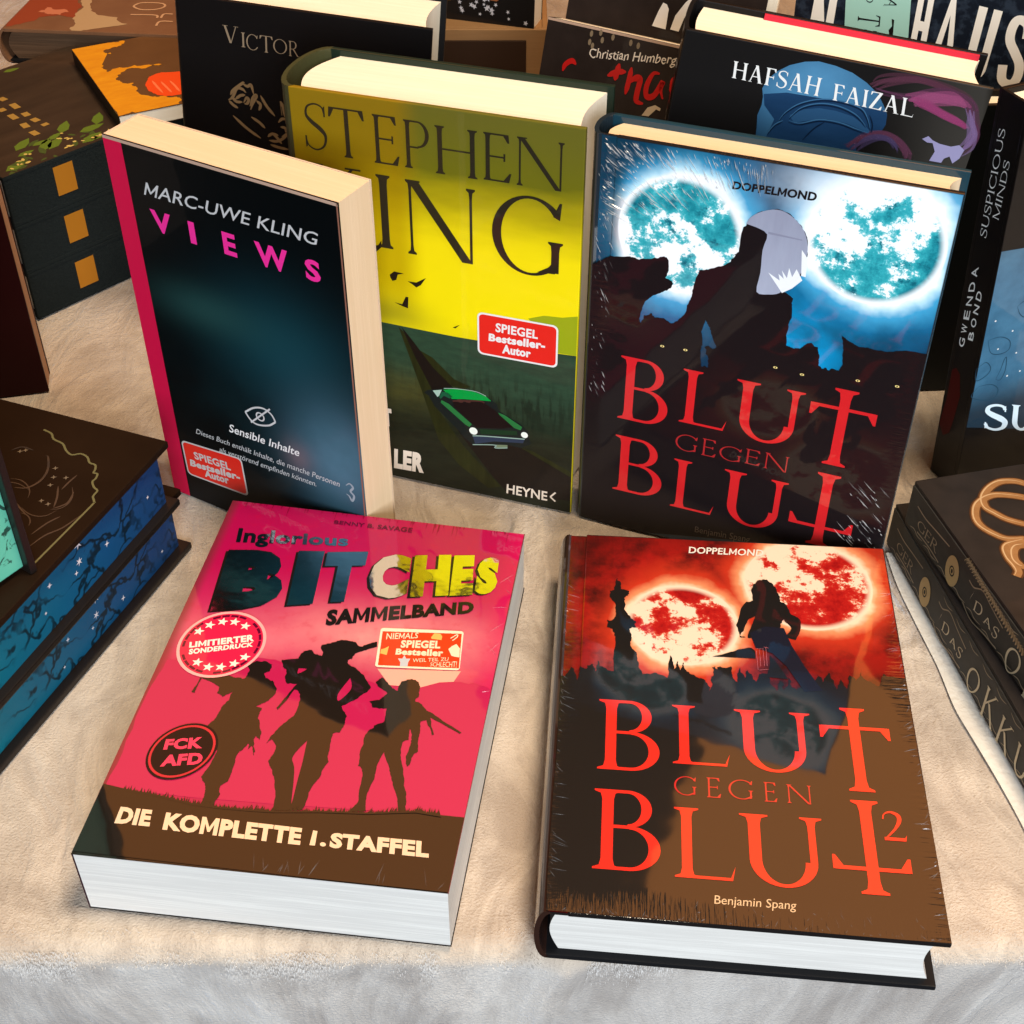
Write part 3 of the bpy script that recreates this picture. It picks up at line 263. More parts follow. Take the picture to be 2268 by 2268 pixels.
# ---------------------------------------------------------------- lettering
_T = {}
def text_mesh(body, bold):
    c = bpy.data.curves.new('lettering', 'FONT'); c.body = body; c.offset = bold; c.resolution_u = 3
    if bold: c.space_character = 1+bold*1.5
    o = bpy.data.objects.new('lettering', c); COL.objects.link(o)
    dg = bpy.context.evaluated_depsgraph_get(); dg.update()
    me = bpy.data.meshes.new_from_object(o.evaluated_get(dg))
    r = ([(v.co.x, v.co.y) for v in me.vertices], [tuple(p.vertices) for p in me.polygons])
    bpy.data.objects.remove(o); bpy.data.curves.remove(c); bpy.data.meshes.remove(me)
    return r
def sans(s, bold=0.0):
    k = (s, bold)
    if k not in _T:
        V, F = text_mesh(s, bold)
        if bold and 'M' in s:                       # a thickened M fills in: draw that letter by hand
            m, _ = text_mesh('M', bold); mw = max(p[0] for p in m)-min(p[0] for p in m); y0, y1 = min(p[1] for p in m), max(p[1] for p in m); h = y1-y0; t = .085+1.7*bold
            for i, ch in enumerate(s):
                if ch != 'M': continue
                x1 = max(p[0] for p in text_mesh(s[:i+1], bold)[0]); x0 = x1-mw; xc = (x0+x1)/2
                F = [f for f in F if not all(x0-.004 < V[q][0] < x1+.004 for q in f)]
                P = [(x0, y0), (x0+t, y0), (x0+t, y0+h*.62), (xc-t*.25, y0+h*.16), (xc+t*.25, y0+h*.16), (x1-t, y0+h*.62), (x1-t, y0), (x1, y0), (x1, y1), (x1-t*.95, y1), (xc, y0+h*.16+t*1.2), (x0+t*.95, y1), (x0, y1)]
                n = len(V); V = V+P; F = F+[tuple(n+q for q in tri) for tri in tessellate_polygon([[Vector((*p, 0)) for p in P]])]
        _T[k] = (V, F)
    return _T[k]
def quadmap(q):
    (ax, ay), (bx, by), (cx, cy), (dx, dy) = q
    return lambda s, t: (ax*(1-s)*(1-t)+bx*s*(1-t)+cx*s*t+dx*(1-s)*t, ay*(1-s)*(1-t)+by*s*(1-t)+cy*s*t+dy*(1-s)*t)
def rect(b): u0, v0, u1, v1 = b; return [(u0, v0), (u1, v0), (u1, v1), (u0, v1)]
def put_sans(ink, s, q, bold=0.0, fit=False, jit=0):
    P, F = sans(s, bold); H, _ = sans('H', bold)
    y0, y1 = (min(p[1] for p in P), max(p[1] for p in P)) if fit else (min(p[1] for p in H), max(p[1] for p in H))
    x0, x1 = min(p[0] for p in P), max(p[0] for p in P); f = quadmap(q)
    ink.tri([f((x-x0)/(x1-x0), (y-y0)/(y1-y0)+(math.sin(x*9)*jit if jit else 0)) for x, y in P], F)
def vstem(x, w, s, y0=0, y1=1, b=True, t=True):
    L, Rr = x-w/2, x+w/2; P = []
    if b: P += [(L, y0+.13), (L-.2*s, y0+.05), (L-s, y0+.022), (L-s, y0), (Rr+s, y0), (Rr+s, y0+.022), (Rr+.2*s, y0+.05), (Rr, y0+.13)]
    else: P += [(L, y0), (Rr, y0)]
    if t: P += [(Rr, y1-.13), (Rr+.2*s, y1-.05), (Rr+s, y1-.022), (Rr+s, y1), (L-s, y1), (L-s, y1-.022), (L-.2*s, y1-.05), (L, y1-.13)]
    else: P += [(Rr, y1), (L, y1)]
    return P
def arc(cx, cy, rx, ry, a0, a1, tx, ty, n=20):
    A = [math.radians(a0+(a1-a0)*i/n) for i in range(n+1)]
    return [(cx+rx*math.cos(a), cy+ry*math.sin(a)) for a in A]+[(cx+(rx-tx)*math.cos(a), cy+(ry-ty)*math.sin(a)) for a in reversed(A)]
def para(x0, y0, x1, y1, w): return [(x0-w/2, y0), (x0+w/2, y0), (x1+w/2, y1), (x1-w/2, y1)]
def hbar(x0, x1, y, h): return [(x0, y-h/2), (x1, y-h/2), (x1, y+h/2), (x0, y+h/2)]
def strip(pts, ws):
    P = smooth_path(pts, 5); N = len(P); a = []; b = []
    for i, (x, y) in enumerate(P):
        p, q = P[max(i-1, 0)], P[min(i+1, N-1)]; dx, dy = q[0]-p[0], q[1]-p[1]; l = math.hypot(dx, dy) or 1
        t = i/(N-1)*(len(ws)-1); k = min(int(t), len(ws)-2); w = ws[k]+(ws[k+1]-ws[k])*(t-k)
        a.append((x-dy/l*w/2, y+dx/l*w/2)); b.append((x+dy/l*w/2, y-dx/l*w/2))
    return a+b[::-1]
def glyph(c, w=.12, n=.045, s=.09):
    x = s+w/2; G = {
    'I': lambda: [vstem(x, w, s)],
    'L': lambda: [vstem(x, w, s), hbar(x, .66, n/2, n), [(.5, n*.9), (.66, n*.9), (.72, .2), (.68, .0), (.5, 0)]],
    'B': lambda: [vstem(x, w, s), hbar(x, .38, 1-n/2, n), hbar(x, .38, .53, n), hbar(x, .4, n/2, n), arc(.36, .763, .26, .237, -90, 90, w*.9, n), arc(.38, .272, .33, .272, -90, 90, w, n)],
    'P': lambda: [vstem(x, w, s), hbar(x, .36, 1-n/2, n), hbar(x, .36, .45, n), arc(.34, .724, .29, .276, -90, 90, w, n)],
    'R': lambda: [vstem(x, w, s), hbar(x, .36, 1-n/2, n), hbar(x, .36, .48, n), arc(.34, .74, .27, .26, -90, 90, w, n), para(.33, .5, .72, 0, w), hbar(.66, .82, n/2, n)],
    'D': lambda: [vstem(x, w, s), hbar(x, .4, 1-n/2, n), hbar(x, .4, n/2, n), arc(.38, .5, .45, .5, -90, 90, w, n)],
    'E': lambda: [vstem(x, w, s), hbar(x, .56, 1-n/2, n), [(.45, 1-n*.9), (.57, 1), (.59, .83), (.55, .83)], hbar(x, .48, .52, n), [(.46, .6), (.5, .6), (.5, .44), (.46, .44)], hbar(x, .58, n/2, n), [(.46, n*.9), (.6, .2), (.64, .2), (.59, 0), (.46, 0)]],
    'F': lambda: [vstem(x, w, s), hbar(x, .56, 1-n/2, n), [(.45, 1-n*.9), (.57, 1), (.59, .8), (.55, .8)], hbar(x, .48, .5, n), [(.46, .6), (.5, .6), (.5, .4), (.46, .4)]],
    'T': lambda: [vstem(.41, w, s, t=False), hbar(.03, .79, 1-n/2, n), [(.03, 1), (.14, 1-n), (.05, .8), (.01, .8)], [(.79, 1), (.68, 1-n), (.77, .8), (.81, .8)]],
    't': lambda: [vstem(.42, w, s, b=True), hbar(.02, .82, .75, n), [(.0, .77), (.12, .74), (.03, .62), (.0, .62)], [(.84, .77), (.72, .74), (.81, .62), (.84, .62)]],
    'j': lambda: [vstem(.42, w, s), hbar(.02, .82, .26, n), [(.0, .24), (.12, .27), (.03, .39), (.0, .39)], [(.84, .24), (.72, .27), (.81, .39), (.84, .39)]],
    'U': lambda: [vstem(x, w, s, .34, 1, b=False), arc(.43, .36, .43-s, .36, 180, 360, w, n*1.1), vstem(.86-s-w*.3, w*.6, s*.9, .34, 1, b=False)],
    'H': lambda: [vstem(x, w, s), vstem(.86-x, w, s), hbar(x, .86-x, .53, n)],
    'N': lambda: [vstem(s+n/2, n, s*.8), vstem(.9-s, n, s*.8, .0, 1, b=False), para(.9-s-w*.45, 0, s+w*.45, 1, w*1.15), hbar(.02, .2, 1-.011, .022)],
    'M': lambda: [vstem(s+n/2, n, s*.8), vstem(1.06-s, w, s), para(.52, 0, s+.03, 1, w), para(.54, 0, 1.04-s, 1, n*1.2)],
    'W': lambda: [para(.3, 0, .06, 1, w), para(.32, 0, .52, 1, n*1.2), para(.76, 0, .52, 1, w), para(.78, 0, 1, 1, n*1.2)],
    'K': lambda: [vstem(x, w, s), para(x+.02, .46, .66, .98, n*1.4), hbar(.56, .8, .989, .022), para(.78, .02, .36, .6, w*1.1), hbar(.68, .9, .011, .022)],
    'A': lambda: [para(.1, 0, .4, .97, n*1.2), para(.7, 0, .41, 1, w*1.1), hbar(.2, .6, .34, n), hbar(.0, .22, .011, .022), hbar(.56, .86, .011, .022)],
    'V': lambda: [para(.4, 0, .12, 1, w*1.1), para(.42, .02, .7, 1, n*1.2), hbar(0, .28, .989, .022), hbar(.58, .82, .989, .022)],
    'Z': lambda: [hbar(.06, .68, 1-n/2, n), hbar(.04, .7, n/2, n), para(.1, n*.5, .62, 1-n*.5, w*1.2), [(.06, 1), (.16, 1-n), (.08, .8), (.04, .8)], [(.7, 0), (.56, n), (.69, .22), (.73, .22)]],
    'O': lambda: [arc(.5, .5, .5, .52, 0, 360, w, n, 40)],
    'C': lambda: [arc(.5, .5, .5, .52, 42, 318, w, n, 36), [(.8, .78), (.88, .76), (.9, .98), (.87, .98)], [(.8, .2), (.9, .24), (.9, .14)]],
    'G': lambda: [arc(.5, .5, .5, .52, 40, 320, w, n, 36), [(.79, .8), (.88, .76), (.9, .98), (.87, .98)], vstem(.83, w*.85, s*.9, .06, .47, b=False), [(.6, .04), (.83, .05), (.87, .1), (.8, .16)]],
    'S': lambda: [strip([(.55, .82), (.5, .95), (.32, 1.0), (.13, .92), (.09, .74), (.22, .6), (.42, .47), (.55, .32), (.5, .1), (.3, -.01), (.1, .06), (.04, .22)], [n, n, n*1.1, w*.6, w, w*1.1, w*.7, n*1.1, n, n]), [(.54, .74), (.58, .74), (.58, .98), (.54, .95)], [(.02, .28), (.06, .28), (.06, .04), (.02, .02)]],
    '2': lambda: [strip([(.06, .74), (.12, .92), (.3, 1.0), (.5, .9), (.52, .7), (.38, .42), (.08, .06)], [n, n, w*.6, w, w, w*.6, n]), hbar(.04, .62, w*.45, w*.9), [(.5, w*.5), (.62, w*.9), (.68, .22), (.64, 0)]],
    }
    return G[c]()
def put_serif(ink, c, q, **kw):
    g = glyph(c, **kw); X = [p[0] for l in g for p in l]; Y = [p[1] for l in g for p in l]
    x0, x1, y0, y1 = min(X), max(X), min(Y), max(Y); f = quadmap(q)
    for l in g:
        if c == 'O': k = len(l)//2; ink.tri([f((x-x0)/(x1-x0), (y-y0)/(y1-y0)) for x, y in l], [(i, i+1, 2*k-2-i, 2*k-1-i) for i in range(k-1)])
        else: ink.poly([f((x-x0)/(x1-x0), (y-y0)/(y1-y0)) for x, y in l])
def put_serif_word(ink, word, q, **kw):
    x = 0; L = []
    for c in word:
        if c == ' ': x += .4; continue
        g = glyph(c, **kw); X = [p[0] for l in g for p in l]; L.append((c, x, max(X)-min(X))); x += max(X)-min(X)+.12
    f = quadmap(q)
    for c, a, wd in L:
        put_serif(ink, c, [f(a/(x-.12), 0), f((a+wd)/(x-.12), 0), f((a+wd)/(x-.12), 1), f(a/(x-.12), 1)], **kw)

# ---------------------------------------------------------------- books
E0 = .00012                                         # print sits this far in front of the board
def hardback(rt, fr, w, h, t, front, spine=None, back=None, pages=PAGE_CREAM, bt=.0026, ov=.0032, bulge=.006, groove=True, edge=None):
    spine = spine or front; back = back or BLACK_BOARD
    g = .0085 if groove else 0
    f = box('front_cover', fr, (g, w), (0, h), (0, bt), front, rt, .0005)
    if groove:
        box('hinge', fr, (.0002, g+.0003), (.0002, h-.0002), (.0009, bt-.0002), front, f, .0003)
    box('back_cover', fr, (0, w), (0, h), (t-bt, t), back, rt, .0005)
    n = 14; out = []; inn = []
    for i in range(n+1):
        a = math.pi*(i/n); d = t/2-math.cos(a)*(t/2-.0004); x = -math.sin(a)*bulge
        out.append((x-.0002+.0004, d)); inn.append((x+.0022, t/2+(d-t/2)*.93))
    prism('spine', fr, out+inn[::-1], 0, h, spine, rt, smooth=False)
    d0, d1 = bt+.00005, t-bt-.00005; m = 12; prof = []
    for i in range(m+1):
        a = i/m; prof.append((.0052-math.sin(math.pi*a)*min(bulge*.8, .007), d0+(d1-d0)*a))
    for i in range(m+1):
        a = 1-i/m; prof.append((w-ov-math.sin(math.pi*a)*.0035, d0+(d1-d0)*a))
    prism('page_block', fr, prof, ov, h-ov, edge or pages, rt, 'page')
    return f
def paperback(rt, fr, w, h, t, front, spine=None, back=None, pages=PAGE_CREAM, ct=.0004):
    f = box('front_cover', fr, (0, w), (0, h), (0, ct), front, rt, 0)
    box('back_cover', fr, (0, w), (0, h), (t-ct, t), back or BLACK_CLOTH, rt, 0)
    box('spine', fr, (0, ct), (0, h), (ct+.00001, t-ct-.00001), spine or front, rt, 0)
    box('page_block', fr, (ct+.0001, w-.0004), (.0003, h-.0003), (ct+.0001, t-ct-.0001), pages, rt, 0, 'page')
    return f
def clip_rect(P, w, h):
    for ax, lim, sg in ((0, .0002, 1), (0, w-.0002, -1), (1, .0002, 1), (1, h-.0002, -1)):
        out = []
        for i in range(len(P)):
            a, b = P[i-1], P[i]; ia, ib = (a[ax]-lim)*sg >= 0, (b[ax]-lim)*sg >= 0
            if ia != ib:
                t = (lim-a[ax])/(b[ax]-a[ax]); out.append((a[0]+(b[0]-a[0])*t, a[1]+(b[1]-a[1])*t))
            if ib: out.append(b)
        P = out
    return P
def ragged(P, amp, it=3, seed=3):
    rn = random.Random(seed); P = list(P)
    for k in range(it):
        Q = []
        for i in range(len(P)):
            a, b = P[i], P[(i+1) % len(P)]; Q.append(a); l = math.hypot(b[0]-a[0], b[1]-a[1])
            if l > .0006: d = max(-l*.22, min(l*.22, rn.gauss(0, amp/(1.6**k)))); Q.append(((a[0]+b[0])/2-(b[1]-a[1])/l*d, (a[1]+b[1])/2+(b[0]-a[0])/l*d))
        P = Q
    return P
def rrect(q, r=.12, n=5, inset=0):
    f = quadmap(q); P = []
    for cx, cy, a in ((1-r, r*1.6, -90), (1-r, 1-r*1.6, 0), (r, 1-r*1.6, 90), (r, r*1.6, 180)):
        for i in range(n+1):
            b = math.radians(a+90*i/n); x, y = cx+r*math.cos(b), cy+r*1.6*math.sin(b)
            P.append(f(.5+(x-.5)*(1-inset), .5+(y-.5)*(1-inset*1.8)))
    return P
def wrinkles(name, fr, lines, parent, m):
    """raised folds of the clear shrink film, thin ridges with two flanks"""
    V = []; Fc = []
    for (x0, y0), (x1, y1), w, hh in lines:
        dx, dy = x1-x0, y1-y0; l = math.hypot(dx, dy) or 1; nx, ny = -dy/l*w/2, dx/l*w/2; mx, my = (x0+x1)/2, (y0+y1)/2
        b = len(V); V += [(x0, y0, .0004), (mx+nx, my+ny, .0004), (mx-nx, my-ny, .0004), (x1, y1, .0004), (mx+nx*random.uniform(-.8, .8), my+ny*random.uniform(-.8, .8), .0004+hh*random.uniform(.6, 1.6))]
        Fc += [(b, b+1, b+4), (b+1, b+3, b+4), (b+3, b+2, b+4), (b+2, b, b+4)]
    me = bpy.data.meshes.new(name); me.from_pydata([fr(u, v, -d) for u, v, d in V], [], Fc)
    return link(name, me, parent, m)
def b_film(t, p):
    o = t.n['Material Output']; g = t.new('ShaderNodeBsdfGlossy'); g.inputs['Roughness'].default_value = .32
    df = t.new('ShaderNodeBsdfDiffuse'); df.inputs[0].default_value = (.9, .92, .95, 1); m2 = t.new('ShaderNodeMixShader'); m2.inputs[0].default_value = .45  # white diffuse share imitates bright glints along the folds
    tr = t.new('ShaderNodeBsdfTransparent'); mx = t.new('ShaderNodeMixShader'); mx.inputs[0].default_value = .5
    t.l.new(g.outputs[0], m2.inputs[1]); t.l.new(df.outputs[0], m2.inputs[2])
    t.l.new(tr.outputs[0], mx.inputs[1]); t.l.new(m2.outputs[0], mx.inputs[2]); t.l.new(mx.outputs[0], o.inputs[0])
FILM = mat('whitened_film', build=b_film)
def b_film_thin(t, p):
    b_film(t, p)
    for n in t.n:
        if n.bl_idname == 'ShaderNodeMixShader' and n.inputs[0].default_value == .5: n.inputs[0].default_value = .12
FILM_THIN = mat('thin_film', build=b_film_thin)
WHITE_INK = mat('white_ink', (.78, .77, .75), .4, coat=.3)
SILVER_INK = mat('silver_ink', (.55, .55, .55), .35, coat=.2)
RED_STICKER = mat('sticker_red', (.72, .02, .012), .35, coat=.25)
CREAM_INK = mat('cream_ink', (.85, .68, .5), .4)

# ---------------------------------------------------------------- the table under its velvet cloth
from mathutils import noise as nz
def b_velvet(t, p):
    o = t.obj()
    w = t.noise(o, 6, 2, .5, 0, True)
    v = t.new('ShaderNodeVectorMath', operation='MULTIPLY_ADD'); t.l.new(w, v.inputs[0]); v.inputs[1].default_value = (.09, .09, .09); t.l.new(o, v.inputs[2])
    big = t.noise(t.map(v.outputs[0], (1, 1.9, 1.2), .5), 11, 4, .6)
    streak = t.noise(t.map(v.outputs[0], (1, .3, .5), -.75), 60, 4, .65, 1.2)
    fine = t.noise(o, 900, 2, .7); mid = t.noise(v.outputs[0], 130, 4, .7)
    cr = t.m('SUBTRACT', 1, t.m('ABSOLUTE', t.m('MULTIPLY', t.m('SUBTRACT', t.noise(t.map(v.outputs[0], (1, .45, .4), -.6), 16, 3, .55, .8), .5), 14)))
    cr = t.m('MULTIPLY', t.m('MAXIMUM', cr, 0), t.sm(t.noise(o, 7, 2), .46, .62))  # crease mask; its shade goes into the colour as well as the bump
    k = t.m('ADD', t.m('MULTIPLY', t.sm(big, .38, .6), .6), t.m('MULTIPLY', t.sm(streak, .4, .6), .4))
    k = t.m('ADD', k, t.m('MULTIPLY', t.m('SUBTRACT', fine, .5), .45))
    sy = t.new('ShaderNodeSeparateXYZ'); t.l.new(o, sy.inputs[0]); back = t.m('ADD', .25, t.m('MULTIPLY', t.sm(sy.outputs[1], .40, .52), .75))
    front = t.m('SUBTRACT', 1, t.sm(sy.outputs[2], -.014, -.004))
    cr = t.m('MULTIPLY', cr, back)
    nap = t.noise(t.map(v.outputs[0], (1, 1, .22)), 55, 5, .7); pat = t.noise(v.outputs[0], 16, 3)
    kf = t.m('ADD', t.m('MULTIPLY', t.sm(nap, .36, .66), .6), t.m('MULTIPLY', t.sm(pat, .4, .62), .5))
    kk = t.new('ShaderNodeMix'); t.put(kk.inputs[0], front); t.put(kk.inputs[2], k); t.put(kk.inputs[3], kf); k = kk.outputs[0]
    c = t.mix(k, (.37, .295, .232), (.585, .485, .385)); c = t.mix(t.m('MULTIPLY', front, .6), c, t.mix(k, (.36, .335, .32), (.66, .635, .61))); c = t.mix(t.m('MULTIPLY', cr, .5), c, (.2, .165, .15))  # hanging front made greyer and paler: its cool daylight put into the colour
    t.put(p.inputs['Base Color'], c)
    t.put(p.inputs['Sheen Weight'], t.m('ADD', .45, t.m('MULTIPLY', k, .6)))
    p.inputs['Roughness'].default_value = .75; p.inputs['Specular IOR Level'].default_value = .2
    p.inputs['Sheen Roughness'].default_value = .4; p.inputs['Sheen Tint'].default_value = (.85, .9, 1, 1)
    h = t.m('ADD', t.m('ADD', t.m('MULTIPLY', t.m('MULTIPLY', nap, front), .7), t.m('MULTIPLY', t.m('MULTIPLY', streak, t.m('SUBTRACT', back, t.m('MULTIPLY', front, .25))), .8)), t.m('ADD', t.m('MULTIPLY', fine, .2), t.m('SUBTRACT', t.m('MULTIPLY', t.m('MULTIPLY', mid, back), .55), t.m('MULTIPLY', cr, .6))))
    t.put(p.inputs['Normal'], t.bump(h, .8, .005))
VELVET = mat('crushed_velvet', build=b_velvet)
def cloth():
    EDGE, RAD = .2965, .011
    prof = []; y = 1.5
    while y > EDGE+RAD: prof.append((y, 0, 0)); y -= .006 if y < .75 else .015
    for i in range(13):
        a = math.pi/2*i/12; prof.append((EDGE+RAD-RAD*math.sin(a), RAD*math.cos(a)-RAD, i/12))
    z = -RAD
    while z > -.32: z -= .005; prof.append((EDGE, z, 1))
    nx = 220; V = []; F = []
    for y, z, k in prof:
        for i in range(nx+1):
            x = -.8+1.6*i/nx; q = Vector((x, y, z))
            d = nz.noise(q*Vector((14, 14, 5)))*.5+nz.noise(q*Vector((37, 45, 9))+Vector((3, 1, 7)))*.3
            fold = nz.noise(Vector((x*9, z*1.5, 2)))*.6+nz.noise(Vector((x*26, z*3, 5)))*.4
            ridge = max(0, 1-abs(x-.012-(z+.05)*.25)/.012)
            V.append((x, y-k*(.010*fold*min(1, -z/.04 if z < 0 else 0)+.005*ridge)+k*.002, z-(1-k)*(.0012+.0011*d)))
    n = nx+1
    for j in range(len(prof)-1):
        for i in range(nx): F.append((j*n+i, j*n+i+1, (j+1)*n+i+1, (j+1)*n+i))
    me = bpy.data.meshes.new('velvet'); me.from_pydata(V, [], F)
    for p in me.polygons: p.use_smooth = True
    o = link('velvet_tablecloth', me, None, VELVET)
    P = []; Fn = []                                # pile along the fold, paler than the cloth to imitate its sheen
    for i in range(30000):
        X = random.uniform(-.45, .45); d = nz.noise(Vector((X*25, 0, 0))); a = random.gauss(.72+.25*nz.noise(Vector((X*12, 5, 0))), .38)
        if not 0 < a < 1.5 or nz.noise(Vector((X*40, a*3, 9)))+.5*nz.noise(Vector((X*150, a*8, 2))) < random.uniform(-.35, .3): continue
        c = Vector((X, EDGE+RAD-RAD*math.sin(a)+.0012, RAD*math.cos(a)-RAD-.0013)); N = Vector((random.uniform(-.6, .6), -math.sin(a), math.cos(a)+random.uniform(-.4, .4))).normalized()
        l = random.uniform(.0006, .0018)*(1+.7*d); s_ = Vector((.00014, 0, random.uniform(-.0001, .0001))); b = len(P)
        P += [c-s_, c+s_, c+N*l]; Fn.append((b, b+1, b+2))
    for i in range(42000):                          # pale pile below the fold, standing in for bright streaks
        X = random.uniform(-.45, .45); z = -.003-abs(random.gauss(0, .0065)); d = nz.noise(Vector((X*30, z*20, 4)))+.6*nz.noise(Vector((X*140, 1, 2)))
        if d < random.uniform(-.1, .5): continue
        c = Vector((X, EDGE+max(0, RAD-math.sqrt(max(0, RAD**2-(RAD+z)**2))) if z > -RAD else EDGE, z)); c.y -= .0003
        l = random.uniform(.0005, .0017); s_ = Vector((random.uniform(.00005, .0001), 0, 0)); b = len(P)
        P += [c-s_, c+s_, c+Vector((random.uniform(-.3, .3)*l, -random.uniform(.1, .3)*l, -l))]; Fn.append((b, b+1, b+2))
    pm = bpy.data.meshes.new('pile'); pm.from_pydata(P, [], Fn)
    po = link('velvet_pile', pm, o, mat('fold_sheen_pile', (.7, .67, .64), .7, .1)); po['kind'] = 'stuff'
    o['label'] = 'beige crushed velvet cloth covering the table and hanging over its front edge'; o['category'] = 'tablecloth'
cloth()
def sheet():
    P = smooth_path([tuple(p) for p in ART['SHEET']], 5)
    V = []; F = []; n = 12
    for i, (x, y) in enumerate(P):
        for j in range(n+1):
            a = j/n; xx = x+a*(.62-x); s = max(0, 1-a*14)
            lump = math.exp(-((y-.40)/.018)**2)*math.exp(-((a-.05)/.03)**2)*.005
            V.append((xx, y, .0003 if j == 0 else .0013+.0012*s*s+lump))
    for i in range(len(P)-1):
        for j in range(n): F.append((i*(n+1)+j, i*(n+1)+j+1, (i+1)*(n+1)+j+1, (i+1)*(n+1)+j))
    me = bpy.data.meshes.new('sheet'); me.from_pydata(V, [], F)
    for p in me.polygons: p.use_smooth = True
    def b(t, p):
        o = t.obj(); t.put(p.inputs['Base Color'], t.mix(t.noise(o, 40, 4), (.62, .56, .48), (.76, .71, .63)))
        t.put(p.inputs['Normal'], t.bump(t.noise(o, 300, 3), .3, .002)); p.inputs['Sheen Weight'].default_value = .3
    o = link('cloth_runner', me, None, mat('pale_cloth', rough=.8, spec=.2, build=b))
    o['label'] = 'pale smooth cloth with a pinched edge under the two dark spine books at right'; o['category'] = 'cloth'
sheet()

# ---------------------------------------------------------------- lying paperback with the pink cover
x, y, yaw, _, w, h, t = POSE['ING'][:7]; A = ART['ING']
rt = root('paperback_book', 'pink lying paperback with three dark soldier silhouettes and white lower page edges', 'book', (x, y, yaw, 0, w, h, t, 0, 0))
fr = Frame('lie', t, ART['WARP']['ING'], (w, h))
def b_ing(t, p):
    uv, u, v = t.uv()
    n = t.noise(uv, 38, 4, .6); n2 = t.noise(uv, 160, 3)
    base = t.ramp(v, [(.03, (.38, .004, .06)), (.055, (.47, .013, .075)), (.1, (.46, .008, .07)), (.135, (.48, .014, .09)), (.165, (.41, .002, .064)), (.21, (.36, .002, .058))])
    glow = t.spot(u, v, .098, .128, .05, .018); glow2 = t.spot(u, v, .03, .118, .03, .012)
    c = t.mix(t.m('MULTIPLY', glow, t.m('ADD', .1, n)), base, (.86, .34, .3)); c = t.mix(t.m('MULTIPLY', glow2, t.m('ADD', .0, n)), c, (.85, .24, .28))
    c = t.mix(t.m('MULTIPLY', t.sm(n2, .52, .75), .25), c, (.5, .0, .03))
    edge = t.m('SUBTRACT', 1, t.sm(u, 0, .006)); c = t.mix(t.m('MULTIPLY', edge, .75), c, (.12, .02, .02))
    eR = t.m('MULTIPLY', t.sm(u, .132, .146), t.sm(v, .02, .08)); c = t.mix(t.m('MULTIPLY', eR, .5), c, (.6, .0, .08))
    c = t.mix(t.m('SUBTRACT', 1, t.sm(v, .022, .024)), c, (.008, .005, .004)); c = t.mix(t.sm(u, .1456, .146), c, (.12, .02, .03))
    t.put(p.inputs['Base Color'], c)
PINK = mat('pink_cover', rough=.45, coat=.8, build=b_ing)
DARKP = mat('dark_print', (.008, .005, .004), .5, coat=.9)
def b_foil(t, p):
    uv, u, v = t.uv(); t.put(p.inputs['Normal'], t.bump(t.noise(uv, 45, 3), .3, .0015))
FOIL = mat('mirror_foil', (.9, .92, .92), .08, metal=1, build=b_foil)
FOILY = mat('yellow_foil', (.82, .78, .05), .3, metal=.35)
fc = paperback(rt, fr, w, h, t, PINK, spine=mat('wine_spine', (.03, .004, .012), .4), pages=PAGE_WHITE)
Ink().poly(clip_rect(ragged(A['hills'][0], .0006), w, h)).put('hill_print', fr, E0, mat('pink_hill', (.445, .009, .07), .45, coat=.8), fc)
Ink().poly(A['cloud'][0]).put('cloud_print', fr, E0*1.2, mat('cloud_cream', (.8, .36, .27), .45, coat=.8), fc)
g = clip_rect(A['ground'], w, h)
ik = Ink().poly(g)
top = A['ground'][1:11]
for i in range(210):                                # ragged grass along the top of the dark band
    a = i/209*(len(top)-1); k = min(int(a), len(top)-2); q = a-k; U = top[k][0]+(top[k+1][0]-top[k][0])*q; base = top[k][1]+(top[k+1][1]-top[k][1])*q; l = .0006+random.random()**2*.0022
    if .002 < U < w-.002: ik.poly([(U-.0005, base-.001), (U+.0006, base-.001), (U+random.uniform(-.0011, .0011), base+l)])
ik.put('ground_print', fr, E0*2, DARKP, fc)
for k, hs in (('s1', []), ('s2', A['s2h']), ('s3', [])):
    Ink().poly(ragged(A[k], .00025), [smooth_path(q+q[:1], 3)[:-1] for q in hs]).put('soldier_silhouette', fr, E0*2.3, DARKP, fc)
ik = Ink()
for i in range(70):
    U = random.uniform(.004, .143); l = random.choice((.002, .003, .004, .008))*random.uniform(.5, 1.2); wd = random.uniform(.0002, .0007)
    ik.poly([(U, h-.0003), (U+wd, h-.0003), (U+wd*.6, h-l)])
ik.put('grunge_print', fr, E0*1.5, mat('grunge_ink', (.2, .0, .02), .5, coat=.8), fc)
ik = Ink(); put_sans(ik, 'Inglorious', A['ingl'], .035); ik.put('title_lettering', fr, E0*3, FOIL, fc)
for i, (c, q) in enumerate(A['bit']):               # shrinking block capitals on a dark drop shade
    q = [tuple(p) for p in q]; bo = .075
    ik = Ink(); put_sans(ik, c, [(a-.0011, b-.0010) for a, b in q], bo, True); ik.put('lettering_shade', fr, E0*2.6, DARKP, fc)
    ik = Ink(); put_sans(ik, c, q, bo, True); ik.put('title_letter', fr, E0*3.4, FOIL, fc)
ik = Ink(); put_sans(ik, 'SAMMELBAND', A['samm'], .055); ik.put('subtitle_lettering', fr, E0*3, DARKP, fc)
ik = Ink(); put_sans(ik, 'BENNY B. SAVAGE', A['auth'], .02); ik.put('author_lettering', fr, E0*3, mat('wine_ink', (.1, .0, .02), .5, coat=.8), fc)
ik = Ink()
for c, q in A['die']: put_sans(ik, c, q, .055)
ik.put('volume_lettering', fr, E0*3.4, mat('cream_foil', (.85, .75, .6), .3, metal=.5), fc)
